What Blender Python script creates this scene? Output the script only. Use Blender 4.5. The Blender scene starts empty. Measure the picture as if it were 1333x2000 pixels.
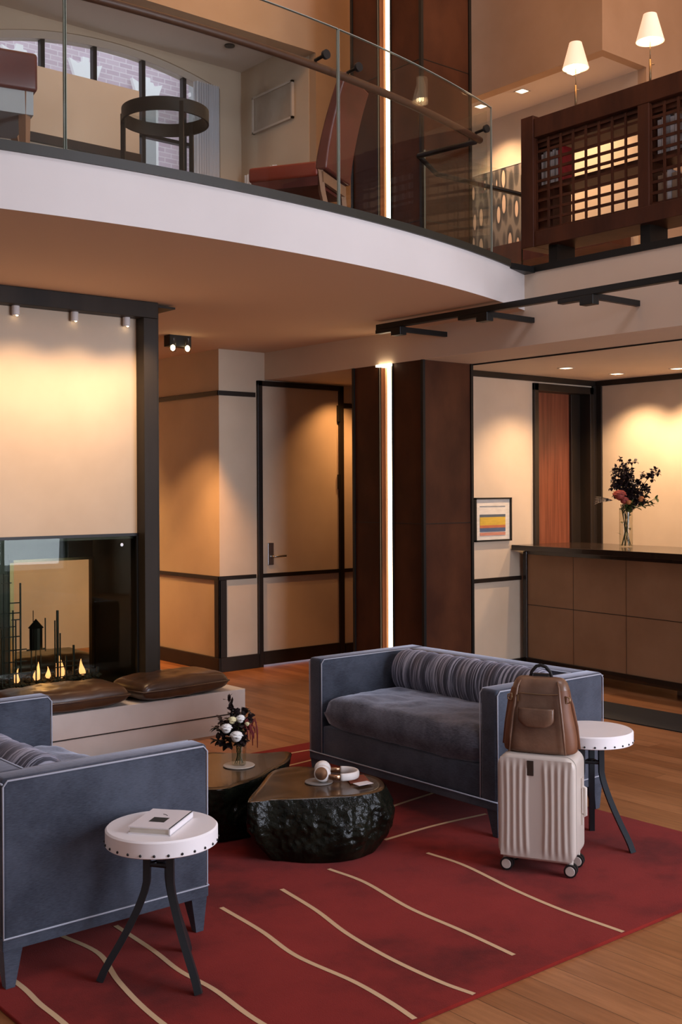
import bpy, bmesh, math, random
from math import sin, cos, pi, radians, sqrt
from mathutils import Vector, Matrix, noise
random.seed(7)
C = bpy.context.scene.collection
S = bpy.context.scene

# ------------------------------------------------------------------ camera
FP, CX, YP, CAMH = 2213.0, 666.5, 955.0, 1.75
A = radians(50.23); TH = radians(0.3)
fw = Vector((cos(A), sin(A), 0)); rt = Vector((sin(A), -cos(A), 0)); up = Vector((0, 0, 1))
rp = rt*cos(TH) - up*sin(TH); upp = up*cos(TH) + rt*sin(TH)
cd = bpy.data.cameras.new('camera'); cam = bpy.data.objects.new('camera', cd); C.objects.link(cam)
cam.matrix_world = Matrix(((rp.x, upp.x, -fw.x, 0), (rp.y, upp.y, -fw.y, 0), (rp.z, upp.z, -fw.z, CAMH), (0, 0, 0, 1)))
cd.sensor_width = 36; cd.lens = FP/2000*36; cd.shift_y = -(1000-YP)/2000; cd.shift_x = 0.0
cd.clip_start = 0.05; cd.clip_end = 200
S.camera = cam

# ------------------------------------------------------------------ view, world, big lights
S.view_settings.view_transform = 'Standard'; S.view_settings.look = 'None'
S.view_settings.gamma = 1; S.view_settings.use_curve_mapping = False
S.view_settings.exposure = 0.12
w = bpy.data.worlds.new('world'); S.world = w; w.use_nodes = True
wn = w.node_tree.nodes['Background']; wn.inputs[0].default_value = (0.80, 0.84, 1.0, 1); wn.inputs[1].default_value = 1.9

def area(name, loc, size, power, col, target=None, size_y=None, spread=None):
    l = bpy.data.lights.new(name, 'AREA'); l.energy = power; l.color = col; l.size = size
    if size_y: l.shape = 'RECTANGLE'; l.size_y = size_y
    if spread: l.spread = radians(spread)
    o = bpy.data.objects.new(name, l); C.objects.link(o); o.location = loc
    if target is not None:
        o.rotation_euler = (Vector(target)-Vector(loc)).to_track_quat('-Z', 'Y').to_euler()
    return o
def spot(name, loc, target, power, col, ang=60, blend=0.6, r=0.03):
    l = bpy.data.lights.new(name, 'SPOT'); l.energy = power; l.color = col
    l.spot_size = radians(ang); l.spot_blend = blend; l.shadow_soft_size = r
    o = bpy.data.objects.new(name, l); C.objects.link(o); o.location = loc
    o.rotation_euler = (Vector(target)-Vector(loc)).to_track_quat('-Z', 'Y').to_euler()
    return o
def point(name, loc, power, col, r=0.04):
    l = bpy.data.lights.new(name, 'POINT'); l.energy = power; l.color = col; l.shadow_soft_size = r
    o = bpy.data.objects.new(name, l); C.objects.link(o); o.location = loc; return o
WARM = (1.0, 0.47, 0.17); WARM2 = (1.0, 0.62, 0.30); COOL = (0.80, 0.84, 1.0)
area('daylight_south', (6.3, -3.25, 2.6), 4.4, 620, COOL, (5.0, 4.5, 1.4), 4.2)
area('fill_west', (-2.6, -0.5, 3.4), 3.0, 18, (0.86, 0.86, 1.0), (3, 5, 2.0), 3.0)  # added dim fill from the west, no window on that side
area('void_warm_fill', (4.6, 5.6, 8.3), 3.0, 85, WARM, (5.4, 8.4, 6.2), 1.5)  # added lamp for general warmth, no cove fitting up there
area('void_cool_fill', (2.6, 0.6, 8.4), 3.0, 150, (0.88, 0.86, 1.0), (3.4, 3.2, 0), 3.0)  # added cool fill from above, the ceiling has no opening
area('mezzanine_warm_fill', (8.0, 3.2, 7.9), 2.0, 70, WARM, (8.6, 8.0, 6.6), 3.0)  # added warm fill for the upper walls, no fitting behind it

# ------------------------------------------------------------------ node materials
def mat(name, col, rough=0.6, metal=0, spec=0.5, sheen=0, emis=None, estr=0, coat=0, sheencol=None, trans=0, ior=1.45):
    m = bpy.data.materials.new(name); m.use_nodes = True
    b = m.node_tree.nodes['Principled BSDF']
    b.inputs['Base Color'].default_value = (*col, 1); b.inputs['Roughness'].default_value = rough
    b.inputs['Metallic'].default_value = metal; b.inputs['Specular IOR Level'].default_value = spec
    b.inputs['Sheen Weight'].default_value = sheen
    if sheencol: b.inputs['Sheen Tint'].default_value = (*sheencol, 1)
    b.inputs['Coat Weight'].default_value = coat
    b.inputs['Transmission Weight'].default_value = trans; b.inputs['IOR'].default_value = ior
    if emis: b.inputs['Emission Color'].default_value = (*emis, 1); b.inputs['Emission Strength'].default_value = estr
    return m
def nodes(m): return m.node_tree.nodes, m.node_tree.links, m.node_tree.nodes['Principled BSDF']
def add(m, t, **k):
    n = m.node_tree.nodes.new(t)
    for a, b in k.items(): setattr(n, a, b)
    return n
def ramp(m, fac, stops):
    r = add(m, 'ShaderNodeValToRGB'); cr = r.color_ramp
    while len(cr.elements) < len(stops): cr.elements.new(0.5)
    for e, (p, c) in zip(cr.elements, stops): e.position = p; e.color = (*c, 1)
    m.node_tree.links.new(fac, r.inputs[0]); return r.outputs[0]
def coords(m, scale=(1, 1, 1), rot=(0, 0, 0)):
    tc = add(m, 'ShaderNodeTexCoord'); mp = add(m, 'ShaderNodeMapping')
    mp.inputs['Scale'].default_value = scale; mp.inputs['Rotation'].default_value = rot
    m.node_tree.links.new(tc.outputs['Object'], mp.inputs[0]); return mp.outputs[0]
def ntex(m, vec, scale, detail=4, rough=0.55):
    n = add(m, 'ShaderNodeTexNoise'); n.inputs['Scale'].default_value = scale
    n.inputs['Detail'].default_value = detail; n.inputs['Roughness'].default_value = rough
    m.node_tree.links.new(vec, n.inputs['Vector']); return n.outputs['Fac']
def mottle(m, c1, c2, scale=3, stretch=(1, 1, 1), lo=0.35, hi=0.65, bump=0, bscale=None):
    N, L, b = nodes(m); v = coords(m, stretch); f = ntex(m, v, scale)
    L.new(ramp(m, f, [(lo, c1), (hi, c2)]), b.inputs['Base Color'])
    if bump:
        f2 = ntex(m, v, bscale or scale*8, 3); bp = add(m, 'ShaderNodeBump'); bp.inputs['Strength'].default_value = bump
        bp.inputs['Distance'].default_value = 0.01
        L.new(f2, bp.inputs['Height']); L.new(bp.outputs[0], b.inputs['Normal'])
    return m
M = {}
M['plaster'] = mottle(mat('plaster', (0.66, 0.55, 0.42), 0.75, spec=0.3), (0.54, 0.43, 0.31), (0.63, 0.51, 0.375), 1.6, lo=0.3, hi=0.7, bump=0.05)
M['white_plaster'] = mottle(mat('white_plaster', (0.72, 0.67, 0.62), 0.8, spec=0.3), (0.60, 0.56, 0.525), (0.65, 0.61, 0.575), 0.8)
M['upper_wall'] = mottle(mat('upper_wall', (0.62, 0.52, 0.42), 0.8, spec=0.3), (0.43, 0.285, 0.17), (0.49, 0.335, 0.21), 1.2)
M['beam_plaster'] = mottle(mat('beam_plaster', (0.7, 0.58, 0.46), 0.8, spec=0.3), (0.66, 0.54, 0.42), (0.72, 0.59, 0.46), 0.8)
M['slab_underside_bounce'] = mat('slab_underside_bounce', (0.62, 0.42, 0.28), 0.8, spec=0.2)  # warm bounced light put into the colour of the slab's underside
M['ceiling'] = mat('ceiling_paint', (0.68, 0.58, 0.48), 0.85, spec=0.2)
M['trim'] = mottle(mat('dark_trim', (0.018, 0.012, 0.008), 0.4), (0.010, 0.007, 0.005), (0.020, 0.013, 0.008), 5, (1, 1, 0.2))
M['steel'] = mottle(mat('blackened_steel', (0.03, 0.026, 0.02), 0.5, spec=0.25), (0.014, 0.011, 0.008), (0.032, 0.024, 0.016), 3, (1, 1, 0.15))
M['black_metal'] = mat('black_metal', (0.012, 0.012, 0.011), 0.42, metal=0.3)
M['iron'] = mat('wrought_iron', (0.035, 0.04, 0.045), 0.45, metal=0.7)
M['pier'] = mottle(mat('pier_leather_panel', (0.05, 0.018, 0.009), 0.5, spec=0.2), (0.042, 0.013, 0.006), (0.085, 0.029, 0.012), 2.5, (1, 1, 0.6), bump=0.03)
M['walnut'] = mottle(mat('walnut', (0.09, 0.028, 0.013), 0.42, spec=0.35), (0.045, 0.013, 0.006), (0.085, 0.026, 0.011), 6, (1, 1, 0.25))
M['reddoor'] = mottle(mat('red_wood', (0.25, 0.075, 0.035), 0.42), (0.13, 0.036, 0.017), (0.21, 0.065, 0.032), 14, (3, 3, 0.12))
M['counter_panel'] = mottle(mat('counter_panel', (0.34, 0.21, 0.13), 0.6), (0.27, 0.145, 0.072), (0.34, 0.19, 0.10), 2.2)
M['black_wood'] = mat('black_wood', (0.02, 0.012, 0.008), 0.22, coat=0.4)
M['bench_stone'] = mottle(mat('bench_stone', (0.62, 0.56, 0.50), 0.5), (0.56, 0.50, 0.44), (0.66, 0.60, 0.54), 2.0)
M['slit'] = mat('light_strip', (1, 0.8, 0.6), 0.5, emis=(1.0, 0.78, 0.52), estr=7)
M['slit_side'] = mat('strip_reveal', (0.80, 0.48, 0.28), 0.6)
M['lampshade'] = mat('lampshade_fabric', (0.9, 0.75, 0.6), 0.8, emis=(1.0, 0.66, 0.42), estr=0.62)
M['bulb'] = mat('lamp_bulb', (1, 0.9, 0.7), 0.5, emis=(1.0, 0.75, 0.45), estr=14)
M['downlight'] = mat('downlight_lens', (1, 0.9, 0.7), 0.5, emis=(1.0, 0.70, 0.42), estr=5)
M['brass'] = mat('brass', (0.35, 0.25, 0.14), 0.35, metal=1)
M['chrome'] = mat('brushed_nickel', (0.45, 0.44, 0.42), 0.3, metal=1)
M['white_metal'] = mat('white_lamp_can', (0.7, 0.66, 0.62), 0.5)
M['tablewhite'] = mottle(mat('table_white_leather', (0.78, 0.76, 0.74), 0.45), (0.86, 0.83, 0.82), (0.89, 0.86, 0.85), 4)
M['paper'] = mat('paper', (0.78, 0.74, 0.74), 0.6)
M['print'] = mat('dark_print', (0.035, 0.035, 0.028), 0.5)
M['cushion'] = mottle(mat('dark_leather', (0.045, 0.024, 0.014), 0.34, coat=0.15), (0.03, 0.016, 0.01), (0.075, 0.038, 0.02), 3, bump=0.25, bscale=9)
M['bagleather'] = mottle(mat('brown_leather', (0.17, 0.075, 0.038), 0.33, coat=0.1), (0.12, 0.064, 0.038), (0.22, 0.122, 0.075), 5, bump=0.1, bscale=60)
M['bagsuede'] = mottle(mat('tan_leather', (0.20, 0.075, 0.03), 0.55), (0.13, 0.05, 0.022), (0.19, 0.075, 0.033), 6)
M['case'] = mat('suitcase_shell', (0.58, 0.51, 0.44), 0.36)
M['badge'] = mat('badge_bronze', (0.055, 0.042, 0.032), 0.35, metal=0.4)
M['rubber'] = mat('rubber', (0.01, 0.01, 0.01), 0.5)
M['redleather'] = mottle(mat('red_leather', (0.22, 0.045, 0.03), 0.38), (0.09, 0.018, 0.013), (0.15, 0.032, 0.022), 3)
M['seat_orange'] = mat('red_seat_leather', (0.25, 0.035, 0.018), 0.35)
M['chairwood'] = mat('chair_wood', (0.30, 0.15, 0.08), 0.45)
M['petal_white'] = mat('white_petal', (0.85, 0.83, 0.78), 0.7)
M['petal_cream'] = mat('cream_petal', (0.80, 0.72, 0.42), 0.7)
M['petal_red'] = mat('red_petal', (0.30, 0.05, 0.035), 0.6)
M['petal_orange'] = mat('orange_petal', (0.45, 0.16, 0.05), 0.6)
M['darkleaf'] = mat('dark_burgundy_leaf', (0.022, 0.012, 0.012), 0.5)
M['greenleaf'] = mat('green_leaf', (0.06, 0.085, 0.02), 0.5)
M['stem'] = mat('stem_green', (0.07, 0.075, 0.025), 0.5)
M['striped'] = mat('striped_leaf', (0.7, 0.6, 0.5), 0.5)
M['amaranth'] = mat('amaranth', (0.16, 0.015, 0.015), 0.7)
M['headwhite'] = mat('headphone_white', (0.82, 0.78, 0.73), 0.4)
M['rosegold'] = mat('copper_disc', (0.45, 0.27, 0.16), 0.3, metal=1)
M['passport'] = mat('brown_cover', (0.22, 0.05, 0.025), 0.45)
M['coaster'] = mat('grey_coaster', (0.22, 0.20, 0.18), 0.6)
M['glasscoaster'] = mat('pale_coaster', (0.5, 0.45, 0.38), 0.3)
M['concrete'] = mat('outside_grey', (0.42, 0.43, 0.43), 0.8)
M['outwhite'] = mat('outside_white', (0.95, 0.95, 0.95), 0.7)
M['frame_white'] = mat('pale_frame', (0.55, 0.47, 0.38), 0.5)
M['curtain'] = mat('sheer_curtain', (0.8, 0.82, 0.85), 0.8)
M['book_white'] = mat('white_book', (0.55, 0.55, 0.56), 0.6)
M['book_grey'] = mat('grey_book', (0.25, 0.26, 0.27), 0.6)
M['book_red'] = mat('red_book', (0.42, 0.02, 0.03), 0.5)
M['book_tan'] = mat('tan_book', (0.42, 0.30, 0.2), 0.6)
M['flame'] = mat('flame', (1, 0.5, 0.2), 0.5, emis=(1.0, 0.42, 0.17), estr=2.0)
M['mat'] = mat('dark_floor_mat', (0.012, 0.011, 0.010), 0.8)
M['darkbox'] = mat('firebox_dark', (0.012, 0.011, 0.009), 0.35)
M['lava'] = mottle(mat('lava_rock', (0.03, 0.03, 0.028), 0.8), (0.015, 0.015, 0.014), (0.07, 0.06, 0.05), 20)
M['chipwood'] = mat('balcony_edge', (0.028, 0.026, 0.018), 0.45)
M['handrail'] = mat('handrail_wood', (0.085, 0.034, 0.018), 0.45)

# clear glass: fresnel mix of see-through and mirror
def glassmat(name, tint, ior=1.5, rough=0.0):
    m = bpy.data.materials.new(name); m.use_nodes = True; N = m.node_tree.nodes; L = m.node_tree.links
    N.remove(N['Principled BSDF']); o = N['Material Output']
    t = N.new('ShaderNodeBsdfTransparent'); t.inputs[0].default_value = (*tint, 1)
    g = N.new('ShaderNodeBsdfGlossy'); g.inputs['Roughness'].default_value = rough; g.inputs[0].default_value = (0.9, 0.95, 0.92, 1)
    # Schlick reflectance, the same for both faces of the pane
    ge = N.new('ShaderNodeNewGeometry'); d = N.new('ShaderNodeVectorMath'); d.operation = 'DOT_PRODUCT'
    L.new(ge.outputs['Normal'], d.inputs[0]); L.new(ge.outputs['Incoming'], d.inputs[1])
    def mth(op, a, b_=None):
        n = N.new('ShaderNodeMath'); n.operation = op
        for i_, q in enumerate((a, b_)):
            if q is None: continue
            if isinstance(q, (int, float)): n.inputs[i_].default_value = q
            else: L.new(q, n.inputs[i_])
        return n.outputs[0]
    f0 = ((ior-1)/(ior+1))**2
    k_ = mth('POWER', mth('SUBTRACT', 1.0, mth('ABSOLUTE', d.outputs['Value'])), 5.0)
    fr_ = mth('ADD', mth('MULTIPLY', k_, 1-f0), f0); x = N.new('ShaderNodeMixShader')
    L.new(fr_, x.inputs[0]); L.new(t.outputs[0], x.inputs[1]); L.new(g.outputs[0], x.inputs[2]); L.new(x.outputs[0], o.inputs[0])
    return m
M['glass'] = glassmat('clear_glass', (0.95, 0.965, 0.95))
M['glass_edge'] = mat('glass_edge', (0.32, 0.36, 0.30), 0.15, spec=0.8)
M['vaseglass'] = glassmat('vase_glass', (0.93, 0.92, 0.88), 1.35)
M['fireglass'] = glassmat('smoked_glass', (0.80, 0.84, 0.76), 1.28)

# wooden floor, planks along Y
m = M['floor'] = mat('oak_planks', (0.4, 0.2, 0.1), 0.36, spec=0.45)
N, L, b = nodes(m); v = coords(m, (1, 1, 1), (0, 0, pi/2))
br = add(m, 'ShaderNodeTexBrick'); L.new(v, br.inputs['Vector'])
br.offset = 0.37; br.inputs['Scale'].default_value = 1; br.inputs['Brick Width'].default_value = 1.35
br.inputs['Row Height'].default_value = 0.135; br.inputs['Mortar Size'].default_value = 0.0018
br.inputs['Color1'].default_value = (0.29, 0.118, 0.043, 1); br.inputs['Color2'].default_value = (0.42, 0.19, 0.078, 1)
br.inputs['Mortar'].default_value = (0.15, 0.07, 0.03, 1); br.inputs['Bias'].default_value = 0.0
f = ntex(m, coords(m, (14, 1.1, 1)), 2.5, 6, 0.6)
g = ramp(m, f, [(0.3, (0.72, 0.66, 0.6)), (0.7, (1.12, 1.1, 1.08))])
mx = add(m, 'ShaderNodeMix', data_type='RGBA', blend_type='MULTIPLY'); mx.inputs[0].default_value = 1
L.new(br.outputs['Color'], mx.inputs[6]); L.new(g, mx.inputs[7]); L.new(mx.outputs[2], b.inputs['Base Color'])
f2 = ntex(m, coords(m), 3, 2); rr = add(m, 'ShaderNodeMapRange'); rr.inputs[3].default_value = 0.30; rr.inputs[4].default_value = 0.48
L.new(f2, rr.inputs[0]); L.new(rr.outputs[0], b.inputs['Roughness'])

# velvets
def velvet(name, c1, c2, sheen=0.8):
    m = mat(name, c1, 0.75, spec=0.25, sheen=sheen, sheencol=(0.66, 0.70, 0.82)); N, L, b = nodes(m)
    b.inputs['Sheen Roughness'].default_value = 0.4
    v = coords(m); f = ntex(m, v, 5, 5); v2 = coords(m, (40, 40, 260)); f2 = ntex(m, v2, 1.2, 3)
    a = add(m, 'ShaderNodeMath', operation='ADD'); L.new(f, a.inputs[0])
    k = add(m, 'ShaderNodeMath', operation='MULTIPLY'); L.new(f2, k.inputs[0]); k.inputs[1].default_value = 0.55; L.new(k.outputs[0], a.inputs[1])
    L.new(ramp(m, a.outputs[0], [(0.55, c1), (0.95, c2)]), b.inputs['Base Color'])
    bp = add(m, 'ShaderNodeBump'); bp.inputs['Strength'].default_value = 0.25; bp.inputs['Distance'].default_value = 0.004
    L.new(f2, bp.inputs['Height']); L.new(bp.outputs[0], b.inputs['Normal']); return m
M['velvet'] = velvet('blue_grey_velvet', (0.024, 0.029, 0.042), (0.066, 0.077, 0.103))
M['velvet_seat_highlit'] = velvet('blue_grey_velvet_seat_highlit', (0.024, 0.029, 0.042), (0.16, 0.178, 0.23), 0.9)  # same velvet, with the seat's brighter highlights put into the colour
M['piping'] = mat('pale_piping', (0.36, 0.38, 0.44), 0.6, sheen=0.4)
m = M['stripes'] = mat('striped_velvet', (0.1, 0.1, 0.15), 0.7, sheen=0.5, sheencol=(0.7, 0.72, 0.9)); N, L, b = nodes(m)
f = ntex(m, coords(m, (2, 70, 2)), 1.0, 3, 0.7)
L.new(ramp(m, f, [(0.42, (0.014, 0.016, 0.026)), (0.50, (0.07, 0.08, 0.11)), (0.57, (0.36, 0.38, 0.46))]), b.inputs['Base Color'])
# rug
m = M['rug'] = mat('red_rug', (0.2, 0.02, 0.02), 0.95, spec=0.1, sheen=0.08, sheencol=(1, 0.6, 0.6)); N, L, b = nodes(m)
v = coords(m); f = ntex(m, v, 1.6, 6, 0.6)
L.new(ramp(m, f, [(0.32, (0.075, 0.006, 0.004)), (0.5, (0.20, 0.016, 0.011)), (0.68, (0.24, 0.020, 0.014))]), b.inputs['Base Color'])
f2 = ntex(m, v, 260, 2); bp = add(m, 'ShaderNodeBump'); bp.inputs['Strength'].default_value = 0.35; bp.inputs['Distance'].default_value = 0.004
L.new(f2, bp.inputs['Height']); L.new(bp.outputs[0], b.inputs['Normal'])
M['rugline'] = mat('cream_rug_line', (0.62, 0.42, 0.24), 0.9)
# petrified wood
M['stone_side'] = mottle(mat('black_bark', (0.006, 0.006, 0.004), 0.26, spec=0.24), (0.002, 0.0025, 0.0015), (0.009, 0.010, 0.006), 7, bump=0.6, bscale=45)
m = M['stone_top'] = mat('polished_brown_top', (0.05, 0.03, 0.015), 0.24, coat=0.15); N, L, b = nodes(m)
wv = add(m, 'ShaderNodeTexWave', wave_type='RINGS'); wv.inputs['Scale'].default_value = 3.5; wv.inputs['Distortion'].default_value = 9
L.new(coords(m), wv.inputs['Vector']); L.new(ramp(m, wv.outputs['Fac'], [(0.1, (0.040, 0.021, 0.008)), (0.9, (0.085, 0.044, 0.018))]), b.inputs['Base Color'])
# outside brick
m = M['brick'] = mat('lilac_brick', (0.5, 0.4, 0.45), 0.9, spec=0.2); N, L, b = nodes(m)
br = add(m, 'ShaderNodeTexBrick'); tc = add(m, 'ShaderNodeTexCoord'); mp = add(m, 'ShaderNodeMapping'); mp.inputs['Rotation'].default_value = (pi/2, 0, 0)
L.new(tc.outputs['Object'], mp.inputs[0]); L.new(mp.outputs[0], br.inputs['Vector'])
br.inputs['Scale'].default_value = 1; br.inputs['Brick Width'].default_value = 0.22; br.inputs['Row Height'].default_value = 0.075
br.inputs['Mortar Size'].default_value = 0.008; br.inputs['Color1'].default_value = (0.60, 0.47, 0.54, 1)
br.inputs['Color2'].default_value = (0.70, 0.57, 0.64, 1); br.inputs['Mortar'].default_value = (0.80, 0.72, 0.76, 1); L.new(br.outputs[0], b.inputs['Base Color'])
# mural of shoe soles in black, cream and red
m = M['mural'] = mat('mural_print', (0.7, 0.6, 0.5), 0.45); N, L, b = nodes(m)
vo = add(m, 'ShaderNodeTexVoronoi'); L.new(coords(m, (1, 11, 2.9)), vo.inputs['Vector']); vo.inputs['Scale'].default_value = 1.0; vo.inputs['Randomness'].default_value = 0.5
c1 = ramp(m, vo.outputs['Distance'], [(0.0, (0.62, 0.45, 0.33)), (0.30, (0.62, 0.45, 0.33)), (0.33, (0.03, 0.03, 0.028)), (0.52, (0.08, 0.07, 0.06)), (0.60, (0.2, 0.17, 0.14))])
c2 = ramp(m, vo.outputs['Color'], [(0.78, (1, 1, 1)), (0.785, (0.55, 0.08, 0.06)), (0.80, (0.55, 0.08, 0.06)), (0.805, (1, 1, 1)), (0.86, (1, 1, 1)), (0.88, (0.35, 0.4, 0.1))])
mx = add(m, 'ShaderNodeMix', data_type='RGBA', blend_type='MULTIPLY'); mx.inputs[0].default_value = 1
L.new(c1, mx.inputs[6]); L.new(c2, mx.inputs[7]); L.new(mx.outputs[2], b.inputs['Base Color'])
M['picfill'] = mottle(mat('pale_print', (0.42, 0.34, 0.25), 0.5), (0.36, 0.29, 0.21), (0.46, 0.38, 0.29), 3)
for k, c in (('art_grey', (0.10, 0.12, 0.14)), ('art_yellow', (0.65, 0.42, 0.05)), ('art_orange', (0.50, 0.15, 0.06)), ('art_blue', (0.08, 0.12, 0.2)), ('art_pink', (0.6, 0.25, 0.16)), ('art_mount', (0.72, 0.66, 0.56))):
    M[k] = mottle(mat(k, c, 0.6), tuple(x*0.85 for x in c), c, 9, (1, 1, 6))

# ------------------------------------------------------------------ mesh helpers
class MB:
    def __init__(s): s.bm = bmesh.new(); s.mi = 0
    def _mark(s, faces):
        for f in faces: f.material_index = s.mi
    def box(s, x0, x1, y0, y1, z0, z1, T=None, bev=0, seg=2):
        r = bmesh.ops.create_cube(s.bm, size=1)
        vs = r['verts']; mm = Matrix.Translation(((x0+x1)/2, (y0+y1)/2, (z0+z1)/2)) @ Matrix.Diagonal((x1-x0, y1-y0, z1-z0, 1))
        bmesh.ops.transform(s.bm, matrix=mm, verts=vs)
        fs = set(f for v in vs for f in v.link_faces)
        if bev:
            es = set(e for v in vs for e in v.link_edges)
            rb = bmesh.ops.bevel(s.bm, geom=list(es), offset=bev, segments=seg, profile=0.5, affect='EDGES')
            fs = set(rb['faces']) | set(f for f in fs if f.is_valid); vs = list(set(v for f in fs for v in f.verts))
        if T is not None: bmesh.ops.transform(s.bm, matrix=T, verts=vs)
        s._mark(fs); return s
    def face(s, pts):
        f = s.bm.faces.new([s.bm.verts.new(p) for p in pts]); f.material_index = s.mi; return f
    def prism(s, poly, z0, z1, axis='z', T=None):
        def mk(p, q):
            if axis == 'z': v = Vector((p[0], p[1], q))
            elif axis == 'y': v = Vector((p[0], q, p[1]))
            else: v = Vector((q, p[0], p[1]))
            return T @ v if T is not None else v
        a = [s.bm.verts.new(mk(p, z0)) for p in poly]; c = [s.bm.verts.new(mk(p, z1)) for p in poly]; n = len(poly)
        fs = [s.bm.faces.new(a[::-1]), s.bm.faces.new(c)]
        for i in range(n): fs.append(s.bm.faces.new((a[i], a[(i+1) % n], c[(i+1) % n], c[i])))
        s._mark(fs); return s
    def tube(s, pts, r, n=8, closed=False, squash=None, caps=True):
        pts = [Vector(p) for p in pts]; rings = []; N_ = len(pts); prev = None
        for i, p in enumerate(pts):
            if closed: t = pts[(i+1) % N_]-pts[i-1]
            else: t = pts[min(i+1, N_-1)]-pts[max(i-1, 0)]
            t.normalize()
            if prev is None:
                a = Vector((0, 0, 1)) if abs(t.z) < 0.9 else Vector((1, 0, 0)); u = t.cross(a).normalized()
            else: u = (prev-t*prev.dot(t)).normalized()
            prev = u; w_ = t.cross(u); rr = r[i] if isinstance(r, (list, tuple)) else r
            sq = squash or (1, 1)
            rings.append([s.bm.verts.new(p+u*rr*sq[0]*cos(2*pi*k/n)+w_*rr*sq[1]*sin(2*pi*k/n)) for k in range(n)])
        fs = []
        for i in range(N_ if closed else N_-1):
            a, c = rings[i], rings[(i+1) % N_]
            for k in range(n): fs.append(s.bm.faces.new((a[k], a[(k+1) % n], c[(k+1) % n], c[k])))
        if caps and not closed: fs.append(s.bm.faces.new(rings[0][::-1])); fs.append(s.bm.faces.new(rings[-1]))
        s._mark(fs); return s
    def lathe(s, prof, n=32, c=(0, 0, 0), T=None):
        rings = []
        for r, z in prof:
            if r < 1e-6:
                v = Vector((c[0], c[1], c[2]+z)); v = T @ v if T is not None else v; rings.append([s.bm.verts.new(v)])
            else:
                ring = []
                for k in range(n):
                    v = Vector((c[0]+r*cos(2*pi*k/n), c[1]+r*sin(2*pi*k/n), c[2]+z)); v = T @ v if T is not None else v; ring.append(s.bm.verts.new(v))
                rings.append(ring)
        fs = []
        for a, d in zip(rings, rings[1:]):
            for k in range(n):
                if len(a) == 1 and len(d) == 1: continue
                if len(a) == 1: fs.append(s.bm.faces.new((a[0], d[(k+1) % n], d[k])))
                elif len(d) == 1: fs.append(s.bm.faces.new((a[k], a[(k+1) % n], d[0])))
                else: fs.append(s.bm.faces.new((a[k], a[(k+1) % n], d[(k+1) % n], d[k])))
        s._mark(fs); return s
    def ball(s, c, r, sx=1, sy=1, sz=1, sub=2, T=None):
        rr = bmesh.ops.create_icosphere(s.bm, subdivisions=sub, radius=r)
        mm = Matrix.Translation(c) @ Matrix.Diagonal((sx, sy, sz, 1))
        if T is not None: mm = T @ mm
        bmesh.ops.transform(s.bm, matrix=mm, verts=rr['verts']); s._mark(set(f for v in rr['verts'] for f in v.link_faces)); return s
    def build(s, name, mats, parent=None, smooth=False, angle=None, bevel=0, sub=0, loc=None):
        bmesh.ops.recalc_face_normals(s.bm, faces=s.bm.faces)
        me = bpy.data.meshes.new(name); s.bm.to_mesh(me); s.bm.free()
        for m_ in (mats if isinstance(mats, (list, tuple)) else [mats]): me.materials.append(M[m_])
        o = bpy.data.objects.new(name, me); C.objects.link(o)
        if smooth:
            for p in me.polygons: p.use_smooth = True
            if angle: me.set_sharp_from_angle(angle=radians(angle))
        if parent: o.parent = parent
        if loc: o.location = loc
        if bevel:
            bv = o.modifiers.new('bevel', 'BEVEL'); bv.width = bevel; bv.segments = 2; bv.limit_method = 'ANGLE'
        if sub:
            sb = o.modifiers.new('subsurf', 'SUBSURF'); sb.levels = sub; sb.render_levels = sub
        return o
def tag(o, label=None, cat=None, group=None, kind=None):
    if label: o['label'] = label
    if cat: o['category'] = cat
    if group: o['group'] = group
    if kind: o['kind'] = kind
    return o
def thing(name, label, cat, loc=(0, 0, 0), rz=0, group=None):
    o = bpy.data.objects.new(name, None); C.objects.link(o); o.empty_display_size = 0.1
    o.location = loc; o.rotation_euler = (0, 0, rz); return tag(o, label, cat, group)
def struct(name, mb, m_, **k): return tag(mb.build(name, m_, **k), kind='structure')
def copy_tree(o, parent=None):
    c = o.copy(); C.objects.link(c)
    if parent: c.parent = parent
    for ch in [x for x in bpy.data.objects if x.parent == o]: copy_tree(ch, c)
    return c
def B(*a, **k): return MB().box(*a, **k)

# ------------------------------------------------------------------ key plan numbers (metres)
ZF = 3.42           # mezzanine floor
ZS = 3.10           # ceiling under the balcony
ZB = 2.83           # underside of beam and of the desk room ceiling
XB = 6.60           # face of the beam
def yc(x, off=0.0): return 13.85 - sqrt((8.73-off)**2-(x-3.4)**2)
def arc(x0, x1, off=0.0, n=40): return [(x0+(x1-x0)*i/n, yc(x0+(x1-x0)*i/n, off)) for i in range(n+1)]
WX, EX, SY, NY, TOPZ = -3.0, 11.0, -3.0, 11.5, 8.6

# ------------------------------------------------------------------ shell
struct('floor', B(WX, EX, SY, NY, -0.1, 0), 'floor')
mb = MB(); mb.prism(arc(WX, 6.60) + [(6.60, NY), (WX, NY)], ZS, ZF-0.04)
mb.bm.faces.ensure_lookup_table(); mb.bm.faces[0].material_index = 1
struct('ceiling', mb, ['white_plaster', 'slab_underside_bounce'])
mb = MB(); mb.prism(arc(WX, 6.30, -0.015) + [(6.30, yc(6.3)+0.12), ] + arc(6.30, WX, 0.10)[1:], ZF-0.04, ZF+0.01)
struct('trim_1', mb, 'chipwood')
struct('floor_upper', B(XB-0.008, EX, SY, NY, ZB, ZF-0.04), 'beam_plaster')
struct('trim_2', B(XB-0.02, XB+0.12, SY, 5.77, ZF-0.045, ZF+0.005), 'black_metal')
mb = B(6.25, XB+0.1, 5.62, 5.80, ZF-0.05, ZF-0.005); struct('trim_3', mb, 'black_metal')
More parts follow.
